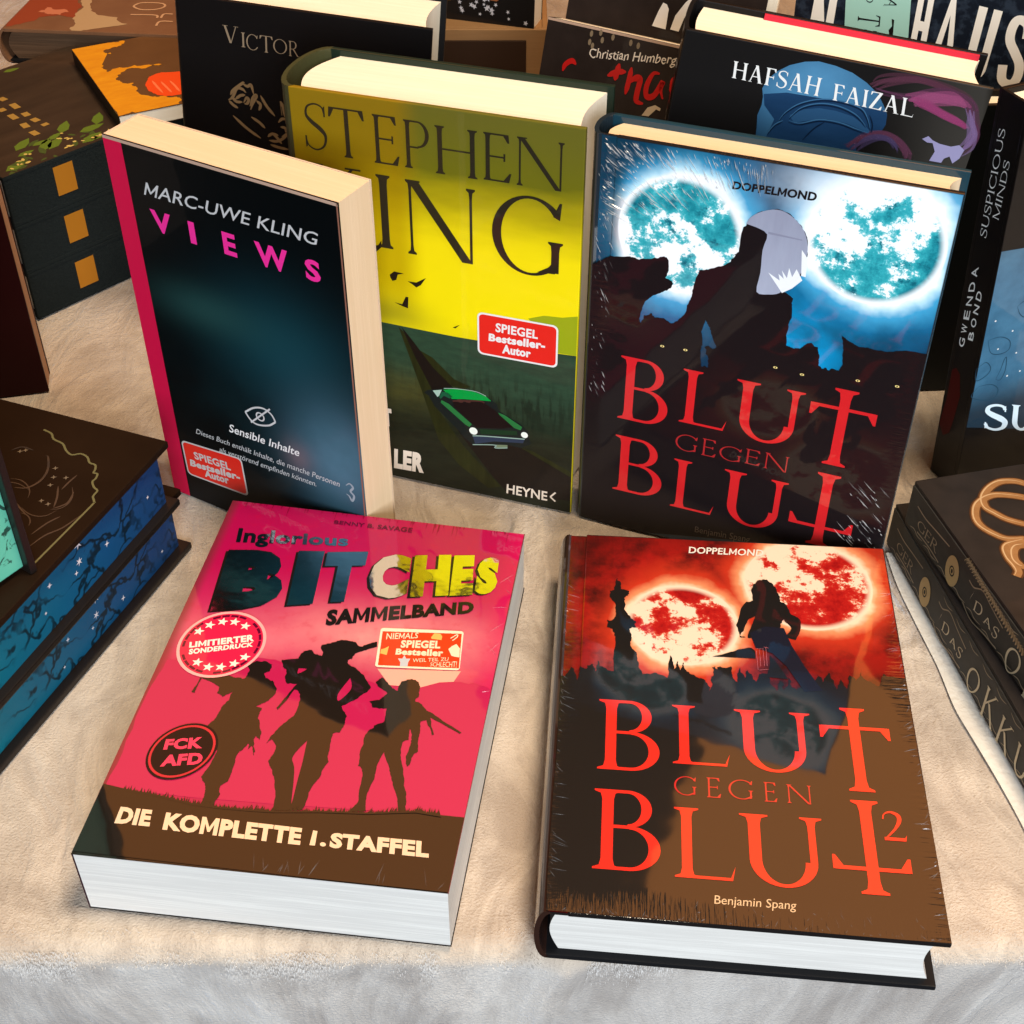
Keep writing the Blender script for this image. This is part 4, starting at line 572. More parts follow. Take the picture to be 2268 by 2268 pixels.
def affine(c5):                                      # round badge -> cover coordinates
    (cx, cy), (lx, ly), (rx, ry), (tx, ty), (bx, by) = c5
    cx, cy = (lx+rx+tx+bx)/4, (ly+ry+ty+by)/4; ax, ay, bx_, by_ = (rx-lx)/2, (ry-ly)/2, (tx-bx)/2, (ty-by)/2
    return lambda r, a: (cx+r*(ax*math.cos(a)+bx_*math.sin(a)), cy+r*(ay*math.cos(a)+by_*math.sin(a)))
f = affine(A['c1'])
PALEP = mat('pale_pink_ink', (.9, .38, .36), .45, coat=.8)
bd = Ink().poly([f(.95, i*6.2832/48) for i in range(48)]).put('round_badge', fr, E0*3.6, mat('badge_crimson', (.66, .012, .06), .45, coat=.8), rt)
Ink().ring(f, .93, 1.0).put('badge_rim', fr, E0*4, PALEP, bd)
ik = Ink()
for k in range(26):
    if k % 5 != 3: ik.ring(f, .83, .89, 6, k*.2417, k*.2417+.2)
ik.put('badge_dashes', fr, E0*4.1, mat('wine_ink'), bd)
ik = Ink()
for s in A['stars']: ik.star(*s, .0026)
ik.put('badge_star', fr, E0*4.2, mat('blush_ink', (.95, .75, .65), .45, coat=.8), bd)
ik = Ink(); put_sans(ik, 'LIMITIERTER', A['lim'], .05); put_sans(ik, 'SONDERDRUCK', A['son'], .05); ik.put('badge_lettering', fr, E0*4.2, mat('blush_ink'), bd)
f = affine(A['c2'])
bd = Ink().poly([f(1, i*6.2832/48) for i in range(48)]).put('round_badge', fr, E0*3.6, mat('badge_black', (.012, .004, .004), .5, coat=.25), rt); bd['label'] = 'small black badge with FCK AFD'
Ink().ring(f, .86, .93).put('badge_rim', fr, E0*4, mat('rim_crimson', (.5, .01, .03), .45, coat=.8), bd)
ik = Ink(); put_sans(ik, 'FCK', A['fck'], .05); put_sans(ik, 'AFD', A['afd'], .05); ik.put('badge_lettering', fr, E0*4.2, mat('badge_pink', (.78, .03, .1), .45, coat=.8), bd)
st = Ink().poly(rrect(A['stk'], .04)).put('sticker', fr, E0*3.6, mat('sticker_cream', (.9, .68, .5), .45, coat=.5), rt)
Ink().poly(A['sti']).put('sticker_panel', fr, E0*4, mat('sticker_orange', (.75, .045, .008), .45, coat=.5), st)
ik = Ink()
for (c, q), b in zip(A['stt'], (.01, .045, .05, .0, .0)): put_sans(ik, c, q, b)
ik.put('sticker_lettering', fr, E0*4.3, mat('sticker_pale', (.92, .66, .45), .45, coat=.5), st)
Ink().poly(A['star']).put('sticker_star', fr, E0*4.2, mat('sticker_grey', (.5, .5, .52), .45, coat=.5), st)
for q, c in zip(A['blob'], ('sticker_yellow', 'sticker_yellow', 'sticker_pale', 'sticker_pale')):
    if q is A['blob'][3]: Ink().stroke(q, .0005, False).put('sticker_doodle', fr, E0*4.2, mat(c), st)
    else: Ink().poly(q).put('sticker_doodle', fr, E0*4.2, mat(c, (.8, .42, .1), .45, coat=.5), st)
wr = []
for i in range(16): U = random.uniform(.07, .142); wr.append(((U, .0006), (U+random.uniform(-.003, .003), random.uniform(.003, .010)), .0004, .0003))
for i in range(10): V0 = random.uniform(.085, .2); wr.append(((w-.0006, V0), (w-random.uniform(.002, .008), V0+random.uniform(-.01, .01)), .0004, .0003))
wrinkles('film_wrinkles', fr, wr, rt, FILM_THIN)

# ---------------------------------------------------------------- the two moon books
def b_moon(mo, sky, land, glow_c, kind):
    def f(t, p):
        uv, u, v = t.uv()
        n = t.noise(uv, 55, 6, .62); nb = t.noise(uv, 30, 4, .6); nn = t.noise(t.map(uv, (1, 1, 1), 0, (3, 7, 0)), 62, 9, .72)
        ds = []; col = None
        for cu, cv, r in mo: ds.append(t.m('SUBTRACT', t.dist(u, v, cu, cv), r))
        d = t.m('MINIMUM', ds[0], ds[1]); dd = t.m('ADD', d, t.m('MULTIPLY', t.m('SUBTRACT', nb, .5), .018))
        col = t.ramp(t.m('MULTIPLY', dd, 25), sky)
        if kind == 'red':
            cl = t.sm(t.noise(uv, 34, 5, .65), .38, .66); col = t.mix(t.m('MULTIPLY', cl, t.sm(d, .004, .02)), col, (.03, .004, .003))
        else:
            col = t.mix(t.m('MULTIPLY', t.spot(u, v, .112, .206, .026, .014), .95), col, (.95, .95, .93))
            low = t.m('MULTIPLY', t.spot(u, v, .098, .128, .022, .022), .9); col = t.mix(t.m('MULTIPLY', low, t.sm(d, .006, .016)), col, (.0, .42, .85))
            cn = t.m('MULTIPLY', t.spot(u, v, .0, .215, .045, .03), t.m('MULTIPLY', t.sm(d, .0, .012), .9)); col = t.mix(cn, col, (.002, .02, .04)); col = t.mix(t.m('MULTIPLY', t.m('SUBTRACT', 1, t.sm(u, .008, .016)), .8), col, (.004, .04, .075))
            dk = t.m('MULTIPLY', t.sm(t.noise(uv, 40, 4), .4, .7), t.sm(d, .004, .02)); col = t.mix(t.m('MULTIPLY', dk, .6), col, (.004, .03, .06))
        for i, (cu, cv, r) in enumerate(mo):
            ku, kv = ((.035, .075), (.075, -.07))[i]
            bias = t.m('ADD', t.m('MULTIPLY', t.m('SUBTRACT', u, cu), ku/r), t.m('MULTIPLY', t.m('SUBTRACT', v, cv), kv/r))
            th = t.m('ADD', t.m('ADD', nn, bias), .012)
            lc = t.ramp(th, [(.488, glow_c), (.505, land[1]), (.54, land[0]), (.66, land[2])])
            if kind != 'red': lc = t.mix(t.m('MULTIPLY', t.sm(t.noise(t.map(uv, (1, 1, 1), 0, (9, 2, 0)), 120, 6, .7), .52, .66), t.sm(th, .5, .53)), lc, (.004, .12, .17))
            rim = t.sm(ds[i], -.0042, -.0006); lc = t.mix(rim, lc, glow_c)
            col = t.mix(t.m('SUBTRACT', 1, t.sm(ds[i], -.0006, .0002)), col, lc)
        W_, H_ = (w1, h1) if kind != 'red' else (w2, h2)
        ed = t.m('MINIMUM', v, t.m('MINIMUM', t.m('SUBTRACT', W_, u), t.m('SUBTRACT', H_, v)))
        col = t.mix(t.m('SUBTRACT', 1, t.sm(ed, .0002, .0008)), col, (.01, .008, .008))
        t.put(p.inputs['Base Color'], col)
    return f
B1 = ART['BG1']; B2 = ART['BG2']
w1, h1 = POSE['BG1'][4:6]; w2, h2 = POSE['BG2'][4:6]
SKYB = [(0, (.93, .96, .98)), (.06, (.5, .78, .9)), (.16, (.05, .36, .62)), (.36, (.005, .14, .3)), (.75, (.001, .03, .075))]
SKYR = [(0, (.86, .6, .42)), (.07, (.7, .25, .11)), (.2, (.48, .03, .01)), (.5, (.3, .008, .005)), (1, (.13, .004, .003))]
BLUE_MOON = mat('blue_moon_cover', rough=.4, coat=1, build=b_moon(B1['moons'], SKYB, [(.035, .42, .48), (.2, .62, .66), (.008, .22, .28)], (.93, .95, .95), 'blue'), film=film_for(w1, h1))
RED_MOON = mat('red_moon_cover', rough=.4, coat=1, build=b_moon(B2['moons'], SKYR, [(.46, .012, .008), (.62, .14, .08), (.28, .004, .004)], (.8, .6, .45), 'red'), film=film_for(w2, h2))
NIGHT = mat('night_print_one', (.009, .006, .007), .4, .08, coat=.4, film=film_for(w1, h1))
NIGHT2 = mat('night_print_two', (.010, .008, .007), .4, coat=1, film=film_for(w2, h2))
RED1 = mat('blood_ink_one', (.62, .014, .018), .45, coat=1, film=film_for(w1, h1))
RED2 = mat('blood_ink_two', (.72, .022, .012), .45, coat=1, film=film_for(w2, h2))

def moon_title(A, fr, fc, ink, ink2):
    ik = Ink()
    for c, *b in A['title']: put_serif(ik, c, rect(b), w=.125 if c not in 'tj' else .13, n=.04, s=.085)
    ik.put('title_lettering', fr, E0*3, ink, fc)
    ik = Ink()
    for c, *b in A['gegen']: put_serif(ik, c, rect(b), w=.075, n=.045, s=.06)
    ik.put('subtitle_lettering', fr, E0*3, ink2, fc)

x, y, yaw, _, w, h, t = POSE['BG2'][:7]
rt = root('hardback_book', 'lying hardback with two red moons, a woman silhouette and big red capitals', 'book', (x, y, yaw, 0, w, h, t, .0003, 0))
fr = Frame('lie', t, ART['WARP']['BG2'], (w, h))
fc = hardback(rt, fr, w, h, t, RED_MOON, spine=mat('dark_spine', (.03, .012, .008), .4, coat=.9), pages=PAGE_WHITE, bulge=.0045)
Ink().poly(ragged(clip_rect(B2['city'], w, h), .0005)).put('skyline_print', fr, E0*2, NIGHT2, fc)
Ink().poly(ragged(B2['woman'], .0003, 2)).put('woman_silhouette', fr, E0*2.3, NIGHT2, fc)
Ink().poly(B2['jeans']).put('trousers_print', fr, E0*2.6, mat('night_blue', (.009, .009, .018), .4, coat=1), fc)
ik = Ink()
for b in B2['bones']: ik.stroke(b, .0005)
ik.put('bone_print', fr, E0*2.7, mat('bone_pink', (.6, .16, .18), .4, coat=1), fc)
moon_title(B2, fr, fc, RED2, mat('dull_red_ink', (.5, .02, .018), .45, coat=1))
ik = Ink(); put_sans(ik, 'DOPPELMOND', B2['dop'], .02); ik.put('series_lettering', fr, E0*3, mat('bone_ink', (.75, .68, .6), .4, coat=1), fc)
ik = Ink(); put_sans(ik, 'Benjamin Spang', B2['auth'], .0); ik.put('author_lettering', fr, E0*3, mat('tan_ink', (.6, .42, .25), .4, coat=1), fc)
wr = []
for i in range(80): U = random.uniform(.004, w-.004); L_ = random.uniform(.001, .006)*random.random(); V0 = random.choice((0, 0, .008))*random.random(); wr.append(((U, .0006+V0), (U+random.uniform(-.002, .002), .0008+V0+L_), random.uniform(.0002, .0004), .0003))
for i in range(110): V0 = random.uniform(.01, h-.03); L_ = .0012+random.random()**2*.006; sd = random.random() < .5; a = .0005 if sd else w-.0005; wr.append(((a, V0), (a+(L_ if sd else -L_), V0-random.uniform(0, .004)), random.uniform(.0002, .0005), .0003))
wrinkles('film_wrinkles', fr, wr, rt, FILM_THIN)

def stand_root(key, name, label, group=None, lean=None):
    P = list(POSE[key]); 
    if lean is not None: P[3] = lean
    return root(name, label, 'book', P, group), P[4], P[5], P[6]
rt, w, h, t = stand_root('BG1', 'hardback_book', 'standing hardback with two turquoise moons, a cloaked silhouette and big red capitals')
fr = Frame('stand', t)
fc = hardback(rt, fr, w, h, t, BLUE_MOON, spine=mat('night_spine', (.012, .02, .028), .35, coat=.9), back=mat('blue_back', (.01, .04, .06), .4, coat=.9), pages=PAGE_PEACH, bulge=.0045)
Ink().poly(clip_rect(ragged(B1['man'], .0003), w, h), [ragged(B1['gap'], .0003)]).put('cloaked_silhouette', fr, E0*2, NIGHT, fc)
Ink().poly(smooth_path(B1['layer'], 3)).put('head_patch', fr, E0*2.4, mat('patch_grey', rough=.4, coat=.6, build=lambda t, p: (lambda q: t.put(p.inputs['Base Color'], t.mix(t.m('ADD', t.m('MULTIPLY', t.sm(q[2], .150, .2), .5), t.m('MULTIPLY', t.noise(t.map(q[0], (260, 40, 1), .15), 1, 3), .5)), (.42, .46, .58), (.24, .25, .34))))(t.uv())), fc)  # paler grey patch over the figure's head, darker towards its top
Ink().poly(B1['crease']).put('head_patch_line', fr, E0*2.6, mat('patch_grey_dark', (.24, .25, .34), .4, coat=1), fc)
ik = Ink()
for q in B1['strands']: ik.poly(q)
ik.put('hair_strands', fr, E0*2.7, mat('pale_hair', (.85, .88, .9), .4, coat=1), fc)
for q in B1['eyes']:
    e = Ink().disc(*q, .0010, .0006, 12).put('animal_eye', fr, E0*2.4, mat('amber_eye', (.85, .68, .25), .4, coat=1), fc)
    Ink().disc(*q, .00035, .00045, 8).put('pupil', fr, E0*2.7, NIGHT, e)
moon_title(B1, fr, fc, RED1, mat('dull_red_one', (.38, .018, .02), .45, coat=1))
ik = Ink(); put_sans(ik, 'DOPPELMOND', B1['dop'], .035); ik.put('series_lettering', fr, E0*3, NIGHT, fc)
ik = Ink(); put_sans(ik, 'Benjamin Spang', B1['auth'], 0); ik.put('author_lettering', fr, E0*3, mat('dim_tan', (.1, .075, .06), .4, coat=1), fc)
wr = []
wt = []
for i in range(300):                                # film gathered at the spine corner and at the lower fore-edge, radiating from the figure
    U = .003+random.random()**1.5*.075; V0 = h-.001-random.random()**1.4*.036*(1.1-U/.078); L_ = .0015+random.random()**2*.010
    an = math.atan2(V0-.15, U-.085)+math.pi+random.uniform(-.1, .1); (wr if random.random() < .62 else wt).append(((U, V0), (U+L_*math.cos(an), V0+L_*math.sin(an)), random.uniform(.0002, .0006), .0006))
for i in range(80):
    V0 = h-.012-random.random()**1.5*.12; U = random.uniform(.001, .008); L_ = .001+random.random()**2*.005; (wr if random.random() < .4 else wt).append(((U, V0), (U+L_*.5, V0-L_), random.uniform(.00015, .0005), .0005))
for i in range(90):
    V0 = .004+random.random()**1.4*.055; U = w-.001-random.random()**1.6*.018; L_ = .0015+random.random()**2*.009; (wr if random.random() < .5 else wt).append(((U, V0), (U-L_*.75, V0+L_*.7), random.uniform(.0002, .0006), .0005))
wrinkles('film_wrinkles', fr, wt, rt, FILM_THIN)
wrinkles('film_wrinkles', fr, wr, rt, FILM)

# ---------------------------------------------------------------- yellow jacketed hardback
A = ART['KING']; rt, w, h, t = stand_root('KING', 'hardback_book', 'thick standing hardback in a yellow jacket with a green car on a dark road')
fr = Frame('stand', t)
def b_king(t, p):
    uv, u, v = t.uv()
    n = t.noise(t.map(uv, (18, 60, 1)), 1, 4)
    c = t.ramp(t.m('ADD', v, t.m('MULTIPLY', t.m('SUBTRACT', n, .5), .02)), [(.08, (.62, .5, .006)), (.105, (.86, .72, .002)), (.15, (.84, .68, .004)), (.170, (.42, .34, .004)), (.187, (.135, .13, .006)), (.215, (.12, .11, .014))])
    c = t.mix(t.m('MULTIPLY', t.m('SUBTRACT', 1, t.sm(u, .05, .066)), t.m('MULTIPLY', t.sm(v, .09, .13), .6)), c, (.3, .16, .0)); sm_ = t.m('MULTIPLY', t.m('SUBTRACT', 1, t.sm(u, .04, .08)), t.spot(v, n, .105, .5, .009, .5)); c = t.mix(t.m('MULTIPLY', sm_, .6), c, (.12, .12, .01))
    t.put(p.inputs['Base Color'], c)
YEL = mat('yellow_jacket', rough=.4, coat=.35, build=b_king)
def b_field(t, p):
    uv, u, v = t.uv(); n = t.noise(t.map(uv, (70, 240, 1), .5), 1, 6, .7); crop = t.noise(t.map(uv, (420, 60, 1), .12), 1, 3)
    far = t.mix(n, (.010, .022, .014), (.035, .085, .045)); near = t.mix(n, (.004, .004, .003), (.02, .024, .012))
    c = t.mix(t.sm(v, .035, .08), near, far)
    c = t.mix(t.m('MULTIPLY', t.m('MULTIPLY', t.sm(crop, .46, .62), t.spot(u, v, .1, .062, .05, .014)), .8), c, (.006, .010, .006))
    c = t.mix(t.m('MULTIPLY', t.spot(u, v, .052, .06, .03, .012), t.m('MULTIPLY', n, .8)), c, (.1, .075, .008))
    t.put(p.inputs['Base Color'], c)
fc = hardback(rt, fr, w, h, t, YEL, spine=mat('olive_spine', (.05, .05, .02), .4, coat=.3), back=mat('green_back', (.012, .022, .014), .35, coat=.3), bulge=.010, groove=False)
box('front_board', fr, (.004, w-.0005), (.0005, h-.0012), (.0027, .0047), BLACK_BOARD, rt, .0003)  # board kept black, standing in for the shaded gap behind the jacket
Ink().poly(clip_rect(A['ground'], w, h)).put('field_print', fr, E0, mat('field_ink', rough=.4, coat=.35, build=b_field), fc)
Ink().poly(clip_rect(A['hill'], w, h)).put('hill_print', fr, E0, mat('hill_ink', (.3, .36, .008), .4, coat=.35), fc)
ik = Ink()
for q in A['grass']: ik.poly(clip_rect(q, w, h))
def b_verge(t, p):
    uv, u, v = t.uv(); n = t.noise(t.map(uv, (300, 30, 1), .6), 1, 4)
    t.put(p.inputs['Base Color'], t.mix(n, (.006, .007, .003), (.03, .033, .007)))
ik.put('verge_print', fr, E0*1.4, mat('verge_ink', rough=.4, coat=.35, build=b_verge), fc)
Ink().poly(clip_rect(A['road'], w, h)).put('road_print', fr, E0*1.8, mat('road_ink', (.009, .006, .005), .4, coat=.35), fc)
cp = Ink().poly(A['car']).put('car_print', fr, E0*2.2, mat('car_dark', (.008, .012, .012), .4, coat=.35), fc)
for nm, key, m in (('car_roof', 'roof', mat('car_green', (.0, .3, .045), .4, coat=.35)), ('car_rear', 'rear', mat('car_pale', (.35, .5, .42), .4, coat=.35)), ('car_pillar', 'pillar', mat('car_deep', (.01, .09, .04), .4)), ('car_window', 'glass', mat('car_glass', (.012, .006, .006), .35)), ('car_grille', 'grille', mat('car_moss', (.012, .035, .014), .4)), ('car_bumper', 'bumper', mat('car_steel', (.03, .04, .07), .4)), ('number_plate', 'plate', mat('car_plate', (.16, .2, .12), .4))):
    Ink().poly(A[key]).put(nm, fr, E0*2.6, m, fc)
for q in A['fenders']: Ink().poly(q).put('car_wing', fr, E0*2.8, mat('car_wing_green', (.02, .16, .04), .4, coat=.35), fc)
ik = Ink()
K_ = lambda P: P
ca = A['car']; ik.stroke([ca[3], ca[4], ca[5], ca[6]], .0004, False); ik.stroke([ca[16], ca[17], ca[18], ca[19]], .0005, False); ik.stroke([A['bumper'][0], A['bumper'][1], A['bumper'][2]], .0006, False)
ik.put('car_highlight', fr, E0*2.9, mat('car_chrome', (.3, .42, .36), .4, coat=.35), fc)
ik = Ink(); g_ = A['glass']; ik.stroke([g_[0], g_[1], g_[2]], .0008, False); ik.disc((g_[1][0]*.6+g_[0][0]*.4), g_[1][1]-.0016, .0016, .0008, 10); ik.disc((g_[1][0]*.3+g_[0][0]*.7), g_[1][1]-.0022, .0018, .0010, 10)
ik.put('car_seat', fr, E0*2.9, mat('car_red_brown', (.07, .025, .02), .4), fc)
for (c, e) in A['lights']: Ink().disc(*c, math.hypot(c[0]-e[0], c[1]-e[1])).put('headlight_print', fr, E0*3, mat('lamp_white', (.85, .88, .8), .4), fc)
ik = Ink()
for c, *b in A['letters'][:7]: put_serif(ik, c, rect(b), w=.095, n=.034, s=.05)
ik.put('author_lettering', fr, E0*3, mat('umber_foil', (.022, .018, .01), .25, coat=.6), fc)
ik = Ink()
for c, *b in A['letters'][7:]: put_serif(ik, c, rect(b), w=.12, n=.034, s=.05)
ik.put('author_lettering', fr, E0*3, mat('umber_foil'), fc)
ik = Ink()
for q in A['birds']: ik.poly(q)
ik.put('bird_print', fr, E0*2, DARKP, fc)
WARM_WHITE = mat('warm_white_ink', (.78, .66, .54), .4, coat=.3)
ik = Ink(); put_sans(ik, 'T', rect(A['t']), .05); put_sans(ik, 'LER', A['ler'], .06); ik.put('title_lettering', fr, E0*3, WARM_WHITE, fc)
ik = Ink(); put_sans(ik, 'HEYNE', A['heyne'], .02); ik.stroke(A['chev'][:2], .0009, False).stroke(A['chev'][1:], .0009, False); ik.put('publisher_lettering', fr, E0*3, WARM_WHITE, fc)
q = rect(A['sticker']); st = Ink().poly(rrect(q, .07)).put('sticker', fr, E0*3, WHITE_INK, rt)
Ink().poly(rrect(q, .06, inset=.045)).put('sticker_panel', fr, E0*3.4, RED_STICKER, st)
ik = Ink()
for (c, qq), b in zip(A['st'], (.03, .045, .045)): put_sans(ik, c, qq, b)
ik.put('sticker_lettering', fr, E0*3.8, WHITE_INK, st)

# ---------------------------------------------------------------- dark paperback with the pink spine strip
A = ART['VIEWS']; rt, w, h, t = stand_root('VIEWS', 'paperback_book', 'standing dark paperback with a pink spine strip and pink spaced capitals', lean=0)
fr = Frame('stand', t)
def b_views(t, p):
    uv, u, v = t.uv(); n = t.noise(uv, 30, 3)
    c = t.mix(t.m('MULTIPLY', t.spot(u, v, .088, .12, .038, .03), .8), (.002, .003, .0035), (.007, .05, .066))
    c = t.mix(t.m('MULTIPLY', t.spot(u, v, .045, .128, .03, .012), .6), c, (.018, .07, .066))
    c = t.mix(t.m('MULTIPLY', t.spot(u, v, .115, .064, .026, .03), .85), c, (.085, .2, .28))
    c = t.mix(t.m('MULTIPLY', t.spot(u, v, .09, .058, .009, .01), .5), c, (.2, .13, .14))
    c = t.mix(t.m('MULTIPLY', t.m('MULTIPLY', t.spot(u, v, .1, .07, .06, .03), t.sm(n, .3, .7)), .35), c, (.01, .05, .06))
    t.put(p.inputs['Base Color'], t.mix(t.sm(v, .0, .018), (.006, .006, .007), c))
PINKS = mat('pink_strip', (.62, .006, .055), .45)
fc = paperback(rt, fr, w, h, t, mat('views_cover', rough=.35, spec=.06, coat=.1, build=b_views), spine=CARD, back=CARD, ct=.0007, pages=PAGE_PEACH)
Ink().poly([(.0001, .0001), (.0108, .0001), (.0108, h-.0001), (.0001, h-.0001)]).put('spine_strip', fr, E0, PINKS, fc)
Ink().poly([(.0001, h-.0016), (w-.0001, h-.0016), (w-.0001, h-.0001), (.0001, h-.0001)]).put('worn_edge', fr, E0*1.3, mat('worn_card', (.5, .33, .24), .8, .2), fc)
Ink().poly([(w-.0009, .0001), (w-.0001, .0001), (w-.0001, h-.0001), (w-.0009, h-.0001)]).put('worn_edge', fr, E0*1.3, mat('worn_brown', (.26, .11, .07), .8, .2), fc)
ik = Ink(); put_sans(ik, 'MARC-UWE KLING', A['marc'], .005); ik.put('author_lettering', fr, E0*2, SILVER_INK, fc)
ik = Ink()
for c, *b in A['v']: put_sans(ik, c, rect(b), .035, True)
ik.put('title_lettering', fr, E0*2, mat('hot_pink_ink', (.85, .03, .3), .4), fc)
e = A['eye']; ik = Ink()
ik.stroke([e[0], e[1], e[2], e[3], e[4]], .0010, False); ik.stroke([e[4], e[5], e[6], e[7], e[0]], .0010, False)
c = A['eyec'][0]; r = .0027; ik.ring(lambda rr, a: (c[0]+rr*math.cos(a), c[1]+rr*math.sin(a)), r-.0008, r, 24); ik.stroke(A['slash'], .0009, False)
ik.put('eye_symbol', fr, E0*2, SILVER_INK, fc)
ik = Ink(); put_sans(ik, 'Sensible Inhalte', A['sens'], .012); ik.put('notice_lettering', fr, E0*2, WHITE_INK, fc)
ik = Ink(); put_sans(ik, 'Dieses Buch enthält Inhalte, die manche Personen', A['l1'], 0); put_sans(ik, 'als verstörend empfinden könnten.', A['l2'], 0); ik.put('notice_lettering', fr, E0*2, SILVER_INK, fc)
Ink().stroke(A['logo'], .0012).put('publisher_mark', fr, E0*2, mat('dim_silver', (.3, .36, .4), .4), fc)
st = Ink().poly(rrect(A['stk'], .07)).put('sticker', fr, E0*3, mat('sticker_rim', (.55, .5, .48), .4), rt)
Ink().poly(rrect(A['stk'], .06, inset=.045)).put('sticker_panel', fr, E0*3.4, RED_STICKER, st)
ik = Ink()
for (cc, qq), b in zip(A['stt'], (.03, .045, .045)): put_sans(ik, cc, qq, b)
ik.put('sticker_lettering', fr, E0*3.8, mat('sticker_rim'), st)

# ---------------------------------------------------------------- black hardback behind, upper left
A = ART['VIC']; rt, w, h, t = stand_root('VICTOR', 'hardback_book', 'black standing hardback with bronze name lettering and a skull and rose, behind the yellow book', lean=0)
fr = Frame('stand', t)
fc = hardback(rt, fr, w, h, t, mat('black_jacket', (.005, .004, .004), .4, .12), pages=PAGE_CREAM, bulge=.005, groove=False)
BRONZE = mat('bronze_foil', (.42, .31, .2), .4, metal=.55)
ik = Ink()
for c, *b in A['victor']: put_serif(ik, c, rect(b), w=.1, n=.035, s=.06)
ik.put('author_lettering', fr, E0*2, BRONZE, fc)
ik = Ink()
for q in A['rose']: ik.stroke(q, .0016)
ik.put('ornament_print', fr, E0*2, mat('bronze_print', (.2, .12, .055), .5), fc)

# ---------------------------------------------------------------- hardback with the blue head, behind the moon book
A = ART['HAF']; rt, w, h, t = stand_root('HAF', 'hardback_book', 'black standing hardback with a blue wrapped head, purple smoke and a white name')
fr = Frame('stand', t)
fc = hardback(rt, fr, w, h, t, mat('smoke_jacket', rough=.35, coat=.5, build=lambda t, p: (lambda q: t.put(p.inputs['Base Color'], t.mix(t.m('MULTIPLY', t.sm(q[1], .09, .15), .7), (.008, .007, .007), (.05, .045, .038))))(t.uv())), back=mat('black_jacket'), bulge=.0022, groove=False)
box('endpaper', fr, (.035, w-.004), (h-.006, h-.0004), (t-.0045, t-.0029), mat('red_endpaper', (.5, .02, .04), .6), rt, .0002)
def b_head(t, p):
    uv, u, v = t.uv(); n = t.noise(uv, 45, 4)
    t.put(p.inputs['Base Color'], t.mix(t.m('MULTIPLY', t.spot(u, v, .066, .2, .034, .028), t.m('ADD', .6, t.m('MULTIPLY', n, .6))), (.006, .035, .1), (.075, .24, .42)))
hd = Ink().poly(A['head']).put('head_print', fr, E0, mat('head_blue', rough=.4, coat=.4, build=b_head), fc)
Ink().poly(A['dark']).put('scarf_print', fr, E0*1.4, mat('scarf_blue', rough=.4, coat=.4, build=lambda t, p: t.put(p.inputs['Base Color'], t.mix(t.noise(t.map(t.uv()[0], (30, 90, 1), .3), 1, 4), (.004, .02, .06), (.015, .06, .15)))), fc)
Ink().poly(A['dome']).put('scarf_print', fr, E0*1.7, mat('dome_blue', (.02, .075, .17), .4, coat=.4), fc)
ik = Ink()
for q in A['folds']: ik.stroke(q, .0007)
ik.put('fold_print', fr, E0*2, mat('fold_navy', (.003, .012, .035), .4), fc)
ik = Ink()
for q in A['folds'][:4]: ik.stroke([(a, c+.0009) for a, c in q], .0005)
ik.put('fold_light', fr, E0*2, mat('fold_sky', (.04, .13, .25), .4), fc)
def b_smoke(col, al):
    def f(t, p):
        p.inputs['Base Color'].default_value = c4(col); p.inputs['Alpha'].default_value = al
    return f
for i, (wd, q) in enumerate(A['smoke']):
    cc = [(.13, .04, .07), (.13, .04, .09), (.4, .09, .22), (.38, .06, .19), (.26, .16, .34), (.16, .05, .1), (.1, .07, .18)][i]
    ik = Ink()
    for k in range(9):
        o_ = random.uniform(-.5, .5)*wd*1.6; ph = random.random()*6
        ik.stroke([(a+o_*math.sin(ph+n_*.9), c-o_*(.4+.6*math.cos(ph*.7+n_*.5))) for n_, (a, c) in enumerate(q)], random.uniform(.2, .7)*wd)
    ik.put('smoke_print', fr, E0*(1.1+.1*i), mat('smoke_%s' % ('mauve', 'plum', 'pink', 'rose', 'lilac', 'violet', 'dim')[i], build=b_smoke(cc, .32)), fc)
Ink().poly(A['wisp']).put('smoke_print', fr, E0*2, mat('smoke_white', (.27, .25, .42), .4, coat=.4), fc)
ik = Ink(); put_serif_word(ik, 'HAFSAH', A['n1'], w=.15, n=.05, s=.06); put_serif_word(ik, 'FAIZAL', A['n2'], w=.15, n=.05, s=.06)
ik.put('author_lettering', fr, E0*2.6, WHITE_INK, fc)

# ---------------------------------------------------------------- two red-lettered paperbacks leaning one behind the other
A = ART['HUM']; rt, w, h, t = stand_root('HUM', 'paperback_book', 'thin dark paperback with a white handwritten name over red brush letters, leaning back', 'dark paperbacks with brush lettering')
fr = Frame('stand', t)
def b_hum(t, p):
    uv, u, v = t.uv(); t.put(p.inputs['Base Color'], t.mix(t.noise(uv, 60, 4), (.012, .008, .007), (.035, .024, .02)))
HUMC = mat('brush_cover', rough=.4, coat=.3, build=b_hum)
fc = paperback(rt, fr, w, h, t, HUMC, back=CARD, ct=.0006)
Ink().poly([(.0002, h-.0016), (w-.0002, h-.0016), (w-.0002, h-.0002), (.0002, h-.0002)]).put('worn_edge', fr, E0, mat('worn_card'), fc)
ik = Ink(); put_sans(ik, 'Christian Humberg', A['name'], .004, jit=.07); ik.put('author_lettering', fr, E0*2, WARM_WHITE, fc)
ik = Ink()
for wd, q in A['red']: ik.stroke(q, wd*.62)
ik.put('title_lettering', fr, E0*2, mat('brush_red', (.5, .012, .01), .45, coat=.3), fc)
Ink().poly(A['white']).put('title_lettering', fr, E0*2, mat('brush_tan', (.55, .42, .28), .45), fc)
ik = Ink()
for q in A['drops']: ik.disc(*q, .0012, .0018, 10)
ik.put('glint_print', fr, E0*2, mat('glint_tan', (.22, .16, .1), .4), fc)
A = ART['HU2']; P = list(POSE['HUM']); c_, s_ = math.cos(P[2]), math.sin(P[2]); P[0] += -s_*.016; P[1] += c_*.016
